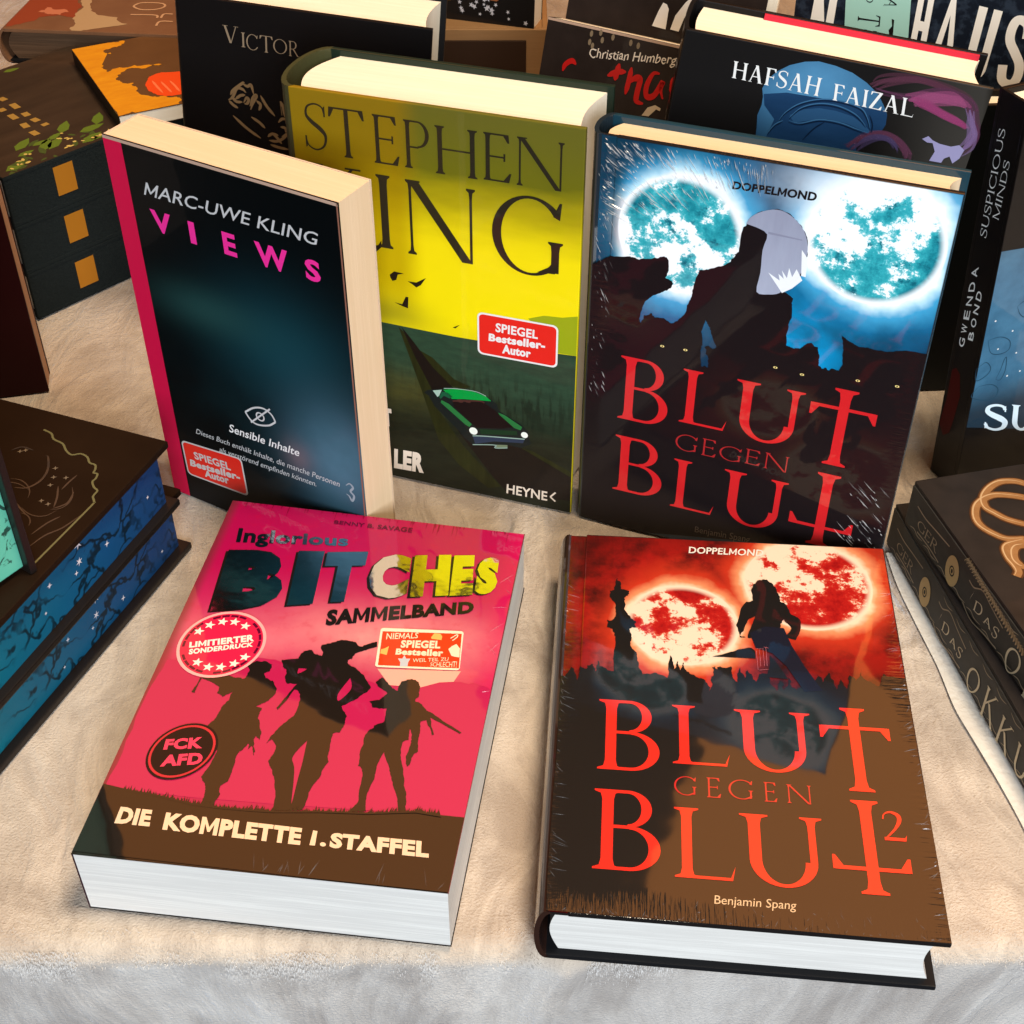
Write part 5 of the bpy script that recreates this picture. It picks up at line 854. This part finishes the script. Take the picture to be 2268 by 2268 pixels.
w, h, t = .135, .26, .012
rt = root('paperback_book', 'taller dark paperback with white brush letters and a red dot, leaning behind the handwritten one', 'book', P, 'dark paperbacks with brush lettering')
fr = Frame('stand', t); fc = paperback(rt, fr, w, h, t, HUMC, back=CARD, ct=.0006)
ik = Ink()
for q in A['n']: ik.poly(clip_rect(q, w, h))
ik.put('title_lettering', fr, E0*2, mat('brush_white', (.78, .72, .66), .45, coat=.3), fc)
c, e = A['red'][0], A['red'][1]; ik = Ink().disc(*c, math.hypot(c[0]-A['red'][2][0], c[1]-A['red'][2][1])); ik.put('dot_print', fr, E0*2, mat('brush_crimson', (.62, .02, .03), .45, coat=.3), fc)

# ---------------------------------------------------------------- books at the right
A = ART['MIN']; A2 = ART['MINS']; rt, w, h, t = stand_root('MIN', 'hardback_book', 'standing hardback with a blue cover, white SU capitals and a black lettered spine')
fr = Frame('stand', t)
MINB = mat('thriller_black', (.006, .005, .005), .3, coat=.2)
fc = box('front_cover', fr, (0, w), (0, h), (0, .0026), MINB, rt, .0004); box('back_cover', fr, (0, w), (0, h), (t-.0026, t), MINB, rt, .0004)
sp = box('spine', fr, (0, .0016), (.0001, h-.0001), (.0026, t-.0026), MINB, rt, 0)
box('page_block', fr, (.0017, w-.003), (.003, h-.003), (.0027, t-.0027), PAGE_CREAM, rt, 0, 'page')
def b_min(t, p):
    uv, u, v = t.uv(); n = t.noise(uv, 55, 5, .6)
    c = t.mix(n, (.008, .05, .11), (.085, .24, .38)); c = t.mix(t.sm(v, .12, .2), c, (.05, .06, .065)); c = t.mix(t.sm(v, .05, .075), (.012, .03, .05), c)
    t.put(p.inputs['Base Color'], c)
Ink().poly(clip_rect(A['blue'], w, h)).put('cover_print', fr, E0, mat('thriller_blue', rough=.35, coat=.5, build=b_min), fc)
ik = Ink()
for q in A['blobs']: ik.stroke(q+q[:1], .0005)
ik.put('vine_print', fr, E0*1.6, mat('vine_blue', (.015, .055, .095), .4), fc)
ik = Ink()
for q in A['specks']: ik.disc(*q, .0005, n=8)
ik.put('speck_print', fr, E0*1.6, WHITE_INK, fc)
ik = Ink()
for c, q in A['su']: put_serif(ik, c, q, w=.2, n=.09, s=.07)
ik.put('title_lettering', fr, E0*2, mat('ice_ink', (.66, .8, .9), .35, coat=.4), fc)
class SpineFrame:                                   # (along thickness, up) on the spine face
    def __init__(s, m): s.m = m
    def __call__(s, a, v, d): return (d, s.m-a, v)
sf = SpineFrame(t)
def spine_text(ik, name, m, parent, fr, E=E0*2): return ik.put(name, fr, E, m, parent)
ik = Ink(); put_serif_word(ik, 'SUSPICIOUS', A2['sus'], w=.1, n=.05, s=.05); put_serif_word(ik, 'MINDS', A2['minds'], w=.1, n=.05, s=.05)
spine_text(ik, 'title_lettering', mat('spine_grey', (.8, .83, .83), .4), sp, sf)
def spaced(ik, s, q):
    f = quadmap(q); n = len(s); wd = {'I': .3, 'W': .95}
    for i, c in enumerate(s):
        a, b = (i+.08)/n, (i+.74)/n; put_sans(ik, c, [f(a, 0), f(b, 0), f(b, 1), f(a, 1)], .01, True)
ik = Ink(); spaced(ik, 'GWENDA', A2['gw']); spaced(ik, 'BOND', A2['bond']); spine_text(ik, 'author_lettering', mat('spine_grey'), sp, sf)
Ink().poly(A2['red']).put('spine_print', sf, E0, mat('spine_red', (.05, .003, .003), .4), sp)

def make_occult(label, pose):
    w, h, t = .14, .215, .0271
    rt = root('hardback_book', label, 'book', pose, 'stack of two dark books with gold spines')
    fr = Frame('lie', t)
    cov = mat('occult_cover', rough=.45, spec=.08, coat=.04, build=lambda t, p: t.put(p.inputs['Base Color'], t.mix(t.noise(t.obj(), 70, 4), (.012, .01, .009), (.035, .026, .022))))
    fc = box('front_cover', fr, (0, w), (0, h), (0, .0026), cov, rt, .0008); box('back_cover', fr, (0, w), (0, h), (t-.0026, t), cov, rt, .0006)
    spc = mat('occult_spine', rough=.5, spec=.15, build=lambda t, p: t.put(p.inputs['Base Color'], t.mix(t.noise(t.obj(), 120, 4), (.014, .013, .012), (.05, .044, .036))))
    sp = box('spine', fr, (-.0006, .002), (.0003, h-.0003), (.0022, t-.0022), spc, rt, .0004)
    box('page_block', fr, (.0025, w-.003), (.003, h-.003), (.0027, t-.0027), PAGE_CREAM, rt, 0, 'page')
    class SF:
        def __call__(s, a, v, d): return (d-.0006, h-a, v)
    sf = SF(); A = ART['OKBS']; GOLD = mat('worn_gold', (.55, .46, .31), .45, metal=.15); GD = mat('dull_gold', (.3, .23, .15), .5)
    ik = Ink()
    for c, q in A['let'][:4]: put_serif(ik, c, q, w=.11, n=.06, s=.06)
    for c, q in A['let'][4:]: put_serif(ik, c, q, w=.12, n=.06, s=.05)
    ik.put('title_lettering', sf, E0*2, GOLD, sp)
    f = affine(A['coin']); cu, cv = f(0, 0)
    cn = Ink().disc(cu, cv, .0058, .0085, 24).put('coin_emblem', sf, E0*2, mat('coin_gold', (.42, .29, .13), .45, metal=.15), sp)
    Ink().ring(lambda r, a: (cu+r*math.cos(a), cv+r*1.35*math.sin(a)), .0016, .0022, 20).put('coin_ring', sf, E0*2.6, mat('occult_ink', (.02, .016, .012), .5), cn)
    Ink().disc(cu, cv, .0008, .0013, 10).put('coin_pupil', sf, E0*2.6, mat('occult_ink'), cn)
    ik = Ink()
    for q in A['lines']: ik.stroke(q, .0007, False)
    for k in range(14):
        a = .006+k*.0145; ik.stroke([(a, .0035), (a+.004, .0048), (a+.008, .0036), (a+.013, .0045)], .0005)
        if k > 3: ik.stroke([(a, .0235), (a+.005, .0222), (a+.010, .0236)], .0005)
    ik.put('spine_scroll', sf, E0*1.6, GD, sp)
    ik = Ink(); put_serif_word(ik, 'GER', A['ger'], w=.1, n=.06, s=.05); ik.put('author_lettering', sf, E0*2, GD, sp)
    return rt, fr, fc, sp, h
P = list(POSE['OKB'][:8])+[0]; P[7] = .002; P[3] = 0
okb, fr, fc, sp, hh = make_occult('dark lying book with a gold coin on its spine, lower of the two at right', P)
def copy_tree(o, parent=None):
    c = o.copy(); COL.objects.link(c)
    if parent: c.parent = parent
    for ch in list(o.children): copy_tree(ch, c)
    return c
okt = copy_tree(okb); okt['label'] = 'dark lying book with curling gold ornament on its cover, upper of the two at right'
x, y, yaw = POSE['OKT'][:3]; okt.matrix_world = Matrix.Translation((x, y, .002+.0272)) @ Matrix.Rotation(yaw, 4, 'Z')
fct = [c for c in okt.children if c.name.startswith('front_cover')][0]; A = ART['OKT']
ik = Ink()
for q in A['orn']: ik.stroke(q, .0052, False)
ik.put('ornament_outline', fr, E0*1.6, mat('ornament_dark', (.08, .03, .01), .5), fct); ik = Ink()
for q in A['orn']: ik.stroke(q, (.0040, .0034), False)
ik.put('gold_ornament', fr, E0*2, mat('ornament_gold', rough=.45, build=lambda t, p: t.put(p.inputs['Base Color'], t.mix(t.noise(t.uv()[0], 160, 4, .7), (.17, .07, .02), (.4, .2, .08)))), fct); ik = Ink()
for q in A['orn']: ik.stroke([(a-.0008, c+.0008) for a, c in q], .0007)
ik.put('ornament_light', fr, E0*2.4, mat('ornament_pale', (.5, .32, .17), .45), fct)
ik = Ink(); f_ = quadmap(A['tiny'])
for k in range(30): c = k/30; ik.stroke([f_(c, .1), f_(c+.006, .9), f_(c+.018, .3), f_(c+.024, .8)], .0005, False)
ik.put('scroll_print', fr, E0*1.6, mat('cover_umber', (.075, .055, .035), .5), fct)

rt = root('hardback_book', 'plain black book standing in the gap between the blue moon book and the lettered spine', 'book', (.165, .668, .04, 0, .12, .178, .02, 0, 0))
hardback(rt, Frame('stand', .02), .12, .178, .02, mat('gap_black', (.008, .010, .011), .4, .2), bulge=.002, groove=False)
A = ART['NEU']; rt, w, h, t = stand_root('NEU', 'paperback_book', 'navy standing book with tall cream capitals and a mint strip, behind the blue head book')
fr = Frame('stand', t)
def b_neu(t, p):
    uv, u, v = t.uv(); t.put(p.inputs['Base Color'], t.mix(t.sm(t.noise(uv, 130, 4, .6), .45, .62), (.006, .009, .016), (.022, .032, .05)))
fc = paperback(rt, fr, w, h, t, mat('navy_cover', rough=.45, coat=.2, build=b_neu), back=CARD)
TALL = mat('cream_capital', (.9, .84, .74), .4, coat=.3)
def tall(c, q, ik):
    f = quadmap(q); b = .37
    def pl(P): ik.poly([f(x, y) for x, y in P])
    if c == 'H': pl([(0, 0), (b, 0), (b, 1), (0, 1)]); pl([(1-b, 0), (1, 0), (1, 1), (1-b, 1)]); pl([(b, .43), (1-b, .43), (1-b, .57), (b, .57)])
    if c == 'N': pl([(0, 0), (b*.9, 0), (b*.9, 1), (0, 1)]); pl([(1-b*.9, 0), (1, 0), (1, 1), (1-b*.9, 1)]); pl([(.62, 0), (1, 0), (.38, 1), (0, 1)])
    if c == 'A': pl([(0, 0), (.28, 0), (.6, 1), (.34, 1)]); pl([(.72, 0), (1, 0), (.66, 1), (.4, 1)]); pl([(.2, .2), (.8, .2), (.78, .32), (.22, .32)])
    if c == 'U': pl([(0, .12), (b, .12), (b, 1), (0, 1)]); pl([(1-b, .12), (1, .12), (1, 1), (1-b, 1)]); pl([(0, .12), (.1, .03), (.3, 0), (.7, 0), (.9, .03), (1, .12), (.7, .2), (.6, .14), (.4, .14), (.3, .2)])
    if c == 'S': ik.stroke([f(*p) for p in ((.88, .72), (.84, .88), (.6, .95), (.3, .93), (.16, .8), (.2, .64), (.5, .5), (.78, .36), (.84, .2), (.7, .07), (.4, .05), (.18, .12), (.12, .3))], .0054, False)
ik = Ink()
for c, q in A['let']: tall(c, q, ik)
ik.put('title_lettering', fr, E0*2, TALL, fc)
lb = Ink().poly(clip_rect(A['lab'], w, h)).put('mint_strip', fr, E0*3, mat('mint_paper', (.36, .62, .52), .5), rt)
ik = Ink(); put_serif(ik, 'T', A['T'], w=.1, n=.06, s=.08); put_serif(ik, 'A', A['Ah'], w=.1, n=.06, s=.05); put_serif(ik, 'S', A['S'], w=.12, n=.06); put_serif(ik, 'O', A['O'], w=.12, n=.06)
ik.poly(A['dag']); ik.put('strip_lettering', fr, E0*3.6, DARKP, lb)

# ---------------------------------------------------------------- back row: plain dark book, carton with the leaf book
rt = root('paperback_book', 'plain brown-black book standing left of the navy book with tall capitals', 'book', (.1, .93, -.2, .05, .11, .2, .02, 0, 0))
paperback(rt, Frame('stand', .02), .075, .215, .02, mat('brown_black_cover', rough=.5, build=lambda t, p: t.put(p.inputs['Base Color'], t.mix(t.noise(t.obj(), 30, 4), (.02, .012, .008), (.06, .03, .016)))))
def carton():
    rt = bpy.data.objects.new('cardboard_box', None); COL.objects.link(rt); rt['label'] = 'brown cardboard box between the black book and the brush lettered books'; rt['category'] = 'box'
    rt.location = (-.095, .95, 0)
    def bx(n, a, b, m):
        bm = bmesh.new(); bmesh.ops.create_cube(bm, size=1)
        for v in bm.verts: v.co = tuple((a[i]+b[i])/2+v.co[i]*(b[i]-a[i]) for i in range(3))
        bmesh.ops.bevel(bm, geom=list(bm.edges), offset=.0006, segments=1, affect='EDGES'); return link(n, finish(bm), rt, m)
    CB = mat('cardboard', rough=.8, spec=.2, build=lambda t, p: t.put(p.inputs['Base Color'], t.mix(t.noise(t.map(t.obj(), (1, 1, 20)), 30, 3), (.22, .115, .045), (.3, .16, .065))))
    DK = mat('dark_cardboard', (.03, .014, .007), .7)
    bx('panel', (0, 0, 0), (.12, .004, .1075), CB); bx('panel', (0, .004, 0), (.004, .15, .1075), CB); bx('panel', (.116, .004, 0), (.12, .15, .1075), CB)
    bx('lid', (.004, .004, .1035), (.116, .15, .1075), CB)
    bx('dark_panel', (.003, -.0012, .004), (.105, -.0001, .1), DK)  # dark brown sheet over most of the box front
carton()
ox, oy, oz = ART['PT']['okt']
w, h, t, yw = .125, .19, .02, -.3
rt = root('paperback_book', 'black book with golden autumn leaves and small white blossoms standing on the cardboard box', 'book', (ox-w*math.cos(yw), oy-w*math.sin(yw)+.02, yw, .08, w, h, t, .1078, 0))
fr = Frame('stand', t); fc = paperback(rt, fr, w, h, t, mat('leaf_cover', (.01, .008, .007), .35, coat=.4))
def leaf(ik, u, v, a, l):
    P = [(0, 0), (.3, .2), (.65, .17), (1, 0), (.65, -.17), (.3, -.2)]
    ik.poly([(u+l*(x*math.cos(a)-y*math.sin(a)), v+l*(x*math.sin(a)+y*math.cos(a))) for x, y in P])
ik = Ink(); ik2 = Ink(); ik3 = Ink()
for i in range(34): leaf(ik if i % 2 else ik3, random.uniform(.035, .108), random.uniform(.004, .17), random.uniform(0, 6.28), random.uniform(.011, .02))
for i in range(60): ik2.star(random.gauss(.085, .012), random.uniform(.003, .06), random.uniform(.0012, .0024), 5, random.random()*6)
def inside(ik):
    ik.v = [(min(max(a, .0005), w-.0005), min(max(b, .0005), h-.0005), c) for a, b, c in ik.v]; return ik
inside(ik).put('leaf_print', fr, E0, mat('leaf_gold', (.48, .2, .03), .45), fc); inside(ik3).put('leaf_print', fr, E0*1.5, mat('leaf_rust', (.28, .09, .03), .45), fc)
inside(ik2).put('blossom_print', fr, E0*2, mat('blossom_grey', (.5, .48, .5), .45), fc)

# ---------------------------------------------------------------- left: three cloth books, gold labels on their spines
x, y, yaw, _, w, hz, dp = POSE['LS'][:7]; th = hz/3-.0001
CLOTH = mat('charcoal_cloth', rough=.85, spec=.04, build=lambda t, p: (t.put(p.inputs['Base Color'], t.mix(t.noise(t.obj(), 900, 3, .8), (.003, .0045, .005), (.024, .031, .032))), t.put(p.inputs['Normal'], t.bump(t.noise(t.obj(), 1200, 2), .6, .001))))
def make_cloth_book(label, pose, th, lab):
    rt = root('hardback_book', label, 'book', pose, 'stack of three charcoal cloth books')
    fr = Frame('lie_side', th)                      # u = depth from the spine, v = along the spine
    fc = box('front_cover', fr, (0, dp), (0, w), (0, .0026), CLOTH, rt, .0005); box('back_cover', fr, (0, dp), (0, w), (th-.0026, th), CLOTH, rt, .0005)
    sp = box('spine', fr, (.0003, .003), (.0002, w-.0002), (.0022, th-.0022), CLOTH, rt, 0)
    box('page_block', fr, (.0035, dp-.003), (.003, w-.003), (.0027, th-.0027), PAGE_CREAM, rt, 0, 'page')
    class SF:
        def __call__(s, a, v, d): return (a, d, v)
    u0, u1 = lab[0][0], lab[1][0]
    Ink().poly(rect((u0, th*.26, u1-.003, th*.84))).put('spine_label', SF(), E0*2, mat('label_gold', (.5, .2, .02), .4, metal=.25), rt)
    return rt, fr, fc
lb = ART['LSF']['lab']
P0 = (x, y, yaw, 0, w, th, dp, 0, 0)
b0, fr, fc0 = make_cloth_book('charcoal cloth book with a gold spine label, bottom of its stack of three', P0, th, lb[2])
b1 = copy_tree(b0); b1.matrix_world = Matrix.Translation((0, 0, th+.0001)) @ b0.matrix_world; b1['label'] = 'charcoal cloth book with a gold spine label, middle of its stack of three'
b2 = copy_tree(b0); b2.matrix_world = Matrix.Translation((0, 0, 2*th+.0002)) @ b0.matrix_world; b2['label'] = 'charcoal cloth book with green leaves and gold bars on its cover, topmost of its stack'
fc = [c for c in b2.children if c.name.startswith('front_cover')][0]
A = ART['LST']; sw = lambda P: [(b, a) for a, b in P]
Ink().poly([(.0004, .0004), (dp-.0004, .0004), (dp-.0004, w-.0004), (.0004, w-.0004)]).put('cover_print', fr, E0*.7, mat('bark_cover', rough=.35, coat=.4, build=lambda t, p: t.put(p.inputs['Base Color'], t.mix(t.noise(t.map(t.uv()[0], (60, 14, 1), .4), 1, 4), (.02, .013, .009), (.07, .043, .026)))), fc)
ik = Ink()
for q in A['bars']:
    q = smooth_path(sw(q), 2)
    for a, b in zip(q[::2], q[1::2]): ik.stroke([a, b], .0045, False)
ik.put('gold_bar_lettering', fr, E0*1.6, mat('bar_gold', (.4, .25, .06), .4, metal=.2), fc)
LG = mat('leaf_green', (.11, .17, .02), .45, coat=.3)
for i, q in enumerate(sw(A['leaves'])):
    ik = Ink(); leaf(ik, q[0], q[1], 1.2+.5*math.sin(i*2.3), .018 if i % 3 else .012); ik.put('leaf_print', fr, E0*1.6, LG, fc)
ik = Ink()
for i in range(26): a = random.random(); leaf(ik, .003+random.random()**2*.022, .004+a*.15, random.uniform(0, 6.28), random.uniform(.005, .011))
inside_ = [(min(max(a, .0005), dp), min(max(c, .0005), w), d) for a, c, d in ik.v]; ik.v = inside_; ik.put('leaf_print', fr, E0*1.4, mat('moss_green', (.06, .085, .02), .45, coat=.3), fc)
ik = Ink()
for i in range(40): a = random.random(); ik.disc(.006+random.random()**2*.02, .004+a*.13, random.uniform(.0008, .0022), random.uniform(.0006, .0012), 8, random.random()*3)
ik.put('petal_print', fr, E0*1.9, mat('petal_gold', (.55, .42, .12), .45), fc)

A = ART['ORA']; P = POSE['ORA']; w, t, h = P[4], P[5], P[6]
rt = root('paperback_book', 'thin bronze coloured lying book with gold brush marks and an orange red sun', 'book', (P[0], P[1], P[2], 0, w, h, t, .0984, 0))
fr = Frame('lie', t); fc = paperback(rt, fr, w, h, t, mat('bronze_cover', rough=.35, coat=.5, build=lambda t, p: t.put(p.inputs['Base Color'], t.mix(t.noise(t.obj(), 50, 4), (.1, .045, .016), (.15, .07, .026)))), spine=mat('umber_spine', (.04, .022, .012), .5), back=mat('umber_spine'))
Ink().poly(clip_rect(ragged(A['gold'], .0022), w, h)).put('brush_print', fr, E0, mat('brush_gold', rough=.4, build=lambda t, p: t.put(p.inputs['Base Color'], t.mix(t.noise(t.map(t.uv()[0], (60, 160, 1), .5), 1, 5, .7), (.5, .15, .008), (.75, .36, .015)))), fc)
Ink().poly(clip_rect(ragged(A['sun'], .0004), w, h)).put('sun_print', fr, E0*1.5, mat('sun_red', (.72, .07, .012), .4), fc)
ik = Ink()
for q in A['rays']: ik.stroke(q, .0016)
ik.put('sun_streaks', fr, E0*2, mat('sun_pale', (.8, .18, .07), .4), fc)
A = ART['TAN']; P = POSE['TAN']; w, t, h = P[4], P[5], P[6]
rt = root('hardback_book', 'lying brown and red book with a pale patch, farthest back at upper left', 'book', (P[0], P[1], P[2], 0, w, h, t, .0853, 0))
fr = Frame('lie', t); fc = hardback(rt, fr, w, h, t, pages=mat('brown_pages', rough=.8, build=b_pages((.16, .09, .05), (.1, .055, .03))), front=mat('saddle_cover', rough=.4, coat=.4, build=lambda t, p: t.put(p.inputs['Base Color'], t.mix(t.noise(t.obj(), 40, 4), (.14, .06, .03), (.24, .12, .06)))), groove=False)
Ink().poly(clip_rect(ragged(A['red'], .002, 3, 5), w, h)).put('cover_print', fr, E0, mat('rust_print', (.26, .05, .02), .45, coat=.3), fc)
Ink().poly(clip_rect(ragged(A['pale'], .002, 3, 5), w, h)).put('cover_print', fr, E0*1.5, mat('sand_print', (.42, .28, .15), .45, coat=.3), fc)
Ink().poly(clip_rect(ragged(A['pink'], .002, 3, 5), w, h)).put('cover_print', fr, E0*2, mat('salmon_print', (.5, .17, .09), .45, coat=.3), fc)
ik = Ink()
for q in A['lines']: ik.stroke(q, .0016, False)
ik.put('line_lettering', fr, E0*2, mat('sand_line', (.5, .3, .17), .45), fc)
rt = root('storage_box', 'dark brown closed box under the brown and red book', 'box', (P[0]+.004, P[1]+.006, P[2], 0, w, h, .085, 0, 0))
box('body', Frame('lie', .085), (0, w-.008), (0, h-.01), (.012, .085), mat('brown_box', (.05, .022, .011), .6), rt, .001)
box('lid', Frame('lie', .085), (-.001, w-.007), (-.001, h-.009), (0, .0118), mat('brown_box_lid', (.06, .03, .016), .6), rt, .001)
sx, sy, sz = ART['PT']['std']; w, h, t = .14, .2, .02; yw = .22
rt = root('paperback_book', 'dark red book standing at the left edge, its page edges a thin tan line', 'book', (sx-w*math.cos(yw), sy-w*math.sin(yw), yw, 0, w, h, t, 0, 0))
paperback(rt, Frame('stand', t), w, h, t, mat('dark_red_cover', (.018, .002, .002), .4), back=mat('dark_red_cover'), pages=mat('tan_pages', rough=.8, spec=.15, build=b_pages((.5, .3, .19), (.4, .22, .13))), ct=.0016)

# ---------------------------------------------------------------- left: sprayed-edge books
def b_spray(c0, c1, c2):
    def f(t, p):
        uv, u, v = t.uv(); o = t.obj()
        wv = t.noise(o, 55, 3, .5, 0, True)
        vv = t.new('ShaderNodeVectorMath', operation='MULTIPLY_ADD'); t.l.new(wv, vv.inputs[0]); vv.inputs[1].default_value = (.03, .03, .03); t.l.new(o, vv.inputs[2])
        vo = t.new('ShaderNodeTexVoronoi', feature='DISTANCE_TO_EDGE'); t.l.new(t.map(vv.outputs[0], (1, .55, 1), .3), vo.inputs['Vector']); vo.inputs['Scale'].default_value = 62
        vein = t.m('MULTIPLY', t.m('SUBTRACT', 1, t.sm(vo.outputs['Distance'], .02, .075)), t.sm(t.noise(o, 42, 2), .36, .56))
        base = t.ramp(t.m('MULTIPLY', u, 1/.215), [(.0, c0), (.3, c1), (.75, c2), (1, (.012, .03, .12))])
        base = t.mix(t.m('MULTIPLY', t.noise(o, 35, 4), .5), base, (.003, .045, .09))
        t.put(p.inputs['Base Color'], t.mix(t.m('MULTIPLY', vein, .9), base, (.002, .008, .012)))
    return f
SPRAY = mat('sprayed_edge', rough=.5, spec=.2, build=b_spray((.012, .26, .2), (.005, .16, .22), (.006, .07, .2)))
def make_spray(label, pose, fl):
    x, y, yaw, _, w, t, h = pose[:7]
    rt = root('hardback_book', label, 'book', (x, y, yaw, 0, w, h, t, pose[7]+.0002, 0), 'stack of black books with blue painted edges')
    fr = Frame('lie', t); sp = mat('black_cover')
    fc = box('front_cover', fr, (0, w), (0, h), (0, .0036), mat('choc_cover', rough=.45, spec=.05, build=lambda t, p: t.put(p.inputs['Base Color'], t.mix(t.noise(t.obj(), 25, 3), (.008, .004, .0025), (.02, .010, .005)))), rt, .0007)
    box('back_cover', fr, (0, w), (0, h), (t-.0036, t), sp, rt, .0007); box('spine', fr, (.0003, .004), (.0002, h-.0002), (.0032, t-.0032), sp, rt, 0)
    pb = box('page_block', fr, (.0045, w-.0045), (.0045, h-.0045), (.0037, t-.0037), SPRAY, rt, .0005, 'page')
    class SF:
        def __call__(s, a, v, d): return (w-.0045-d, a, v)
    ik = Ink()
    for s, q in fl: ik.star(*q, .0030*s, 6 if s > .7 else 4, 1.2, .3)
    ik.put('flower_print', SF(), E0*2, mat('flower_white', (.72, .66, .68), .5), pb)
    return rt, fr, fc
bb, fr, fc = make_spray('black book with blue painted page edges, lower of the two at the left edge', POSE['BLB'], ART['BBS']['fl'])
bt, fr, fc = make_spray('black book with an embossed moon on its cover and blue page edges, upper of two', POSE['BLT'], ART['BTS']['fl'])
A = ART['BLT']
Ink().stroke(A['frame'], .0010, False, 3).put('frame_print', fr, E0*1.6, mat('sage_foil', (.15, .15, .07), .4, metal=.3), fc)
ik = Ink(); ik.stroke(A['moon'], .0011)
for q in A['waves']: ik.stroke(q, .0009)
rn_ = random.Random(11)
for k in range(46):
    cu, cv, a0, rr = rn_.uniform(.05, .112), rn_.uniform(.03, .16), rn_.uniform(0, 6.28), rn_.uniform(.004, .014)
    ik.stroke([(cu+rr*math.cos(a0+i*.5), cv+rr*(.7+.1*i)*math.sin(a0+i*.5)) for i in range(5)], .0006)
ik.put('embossed_print', fr, E0*1.6, mat('emboss_brown', (.035, .026, .022), .35, coat=.3), fc)
ik = Ink()
for q in A['glints']: ik.star(*q, .0015, 4, .6, .35)
ik.put('glint_print', fr, E0*2, mat('glint_cream', (.16, .12, .08), .4), fc)
(ax, ay, az), (bx_, by_, bz) = ART['PT']['mint']; z0 = POSE['BLT'][7]+POSE['BLT'][5]+.0006
yw = math.atan2(ay-by_, ax-bx_); w, h, t = .06, .2, .14            # stands on the stack, page edges forward
rt = root('hardback_book', 'black book with mint painted page edges standing on the stack at the left edge', 'book', (ax-(w-.0038)*math.cos(yw), ay-(w-.0038)*math.sin(yw), yw, 0, w, h, t, z0, 0))
fr = Frame('stand', t)
MINT = mat('mint_edge', rough=.5, spec=.3, build=lambda t, p: (lambda o: t.put(p.inputs['Base Color'], t.mix(t.m('MULTIPLY', t.sm(t.noise(o, 90, 4, .6, 1.5), .6, .66), .9), t.mix(t.noise(o, 30, 3), (.07, .36, .25), (.13, .5, .36)), (.004, .02, .015))))(t.obj()))
box('page_block', fr, (.004, w-.0035), (.003, h-.003), (.004, t-.004), MINT, rt, .0005, 'page')
box('front_cover', fr, (w-.0034, w), (0, h), (0, t), BLACK_CLOTH, rt, .0006); box('back_cover', fr, (0, .0034), (0, h), (0, t), BLACK_CLOTH, rt, .0006)
box('spine', fr, (.0036, w-.0036), (.0002, h-.0002), (t-.0036, t-.0002), BLACK_CLOTH, rt, 0)
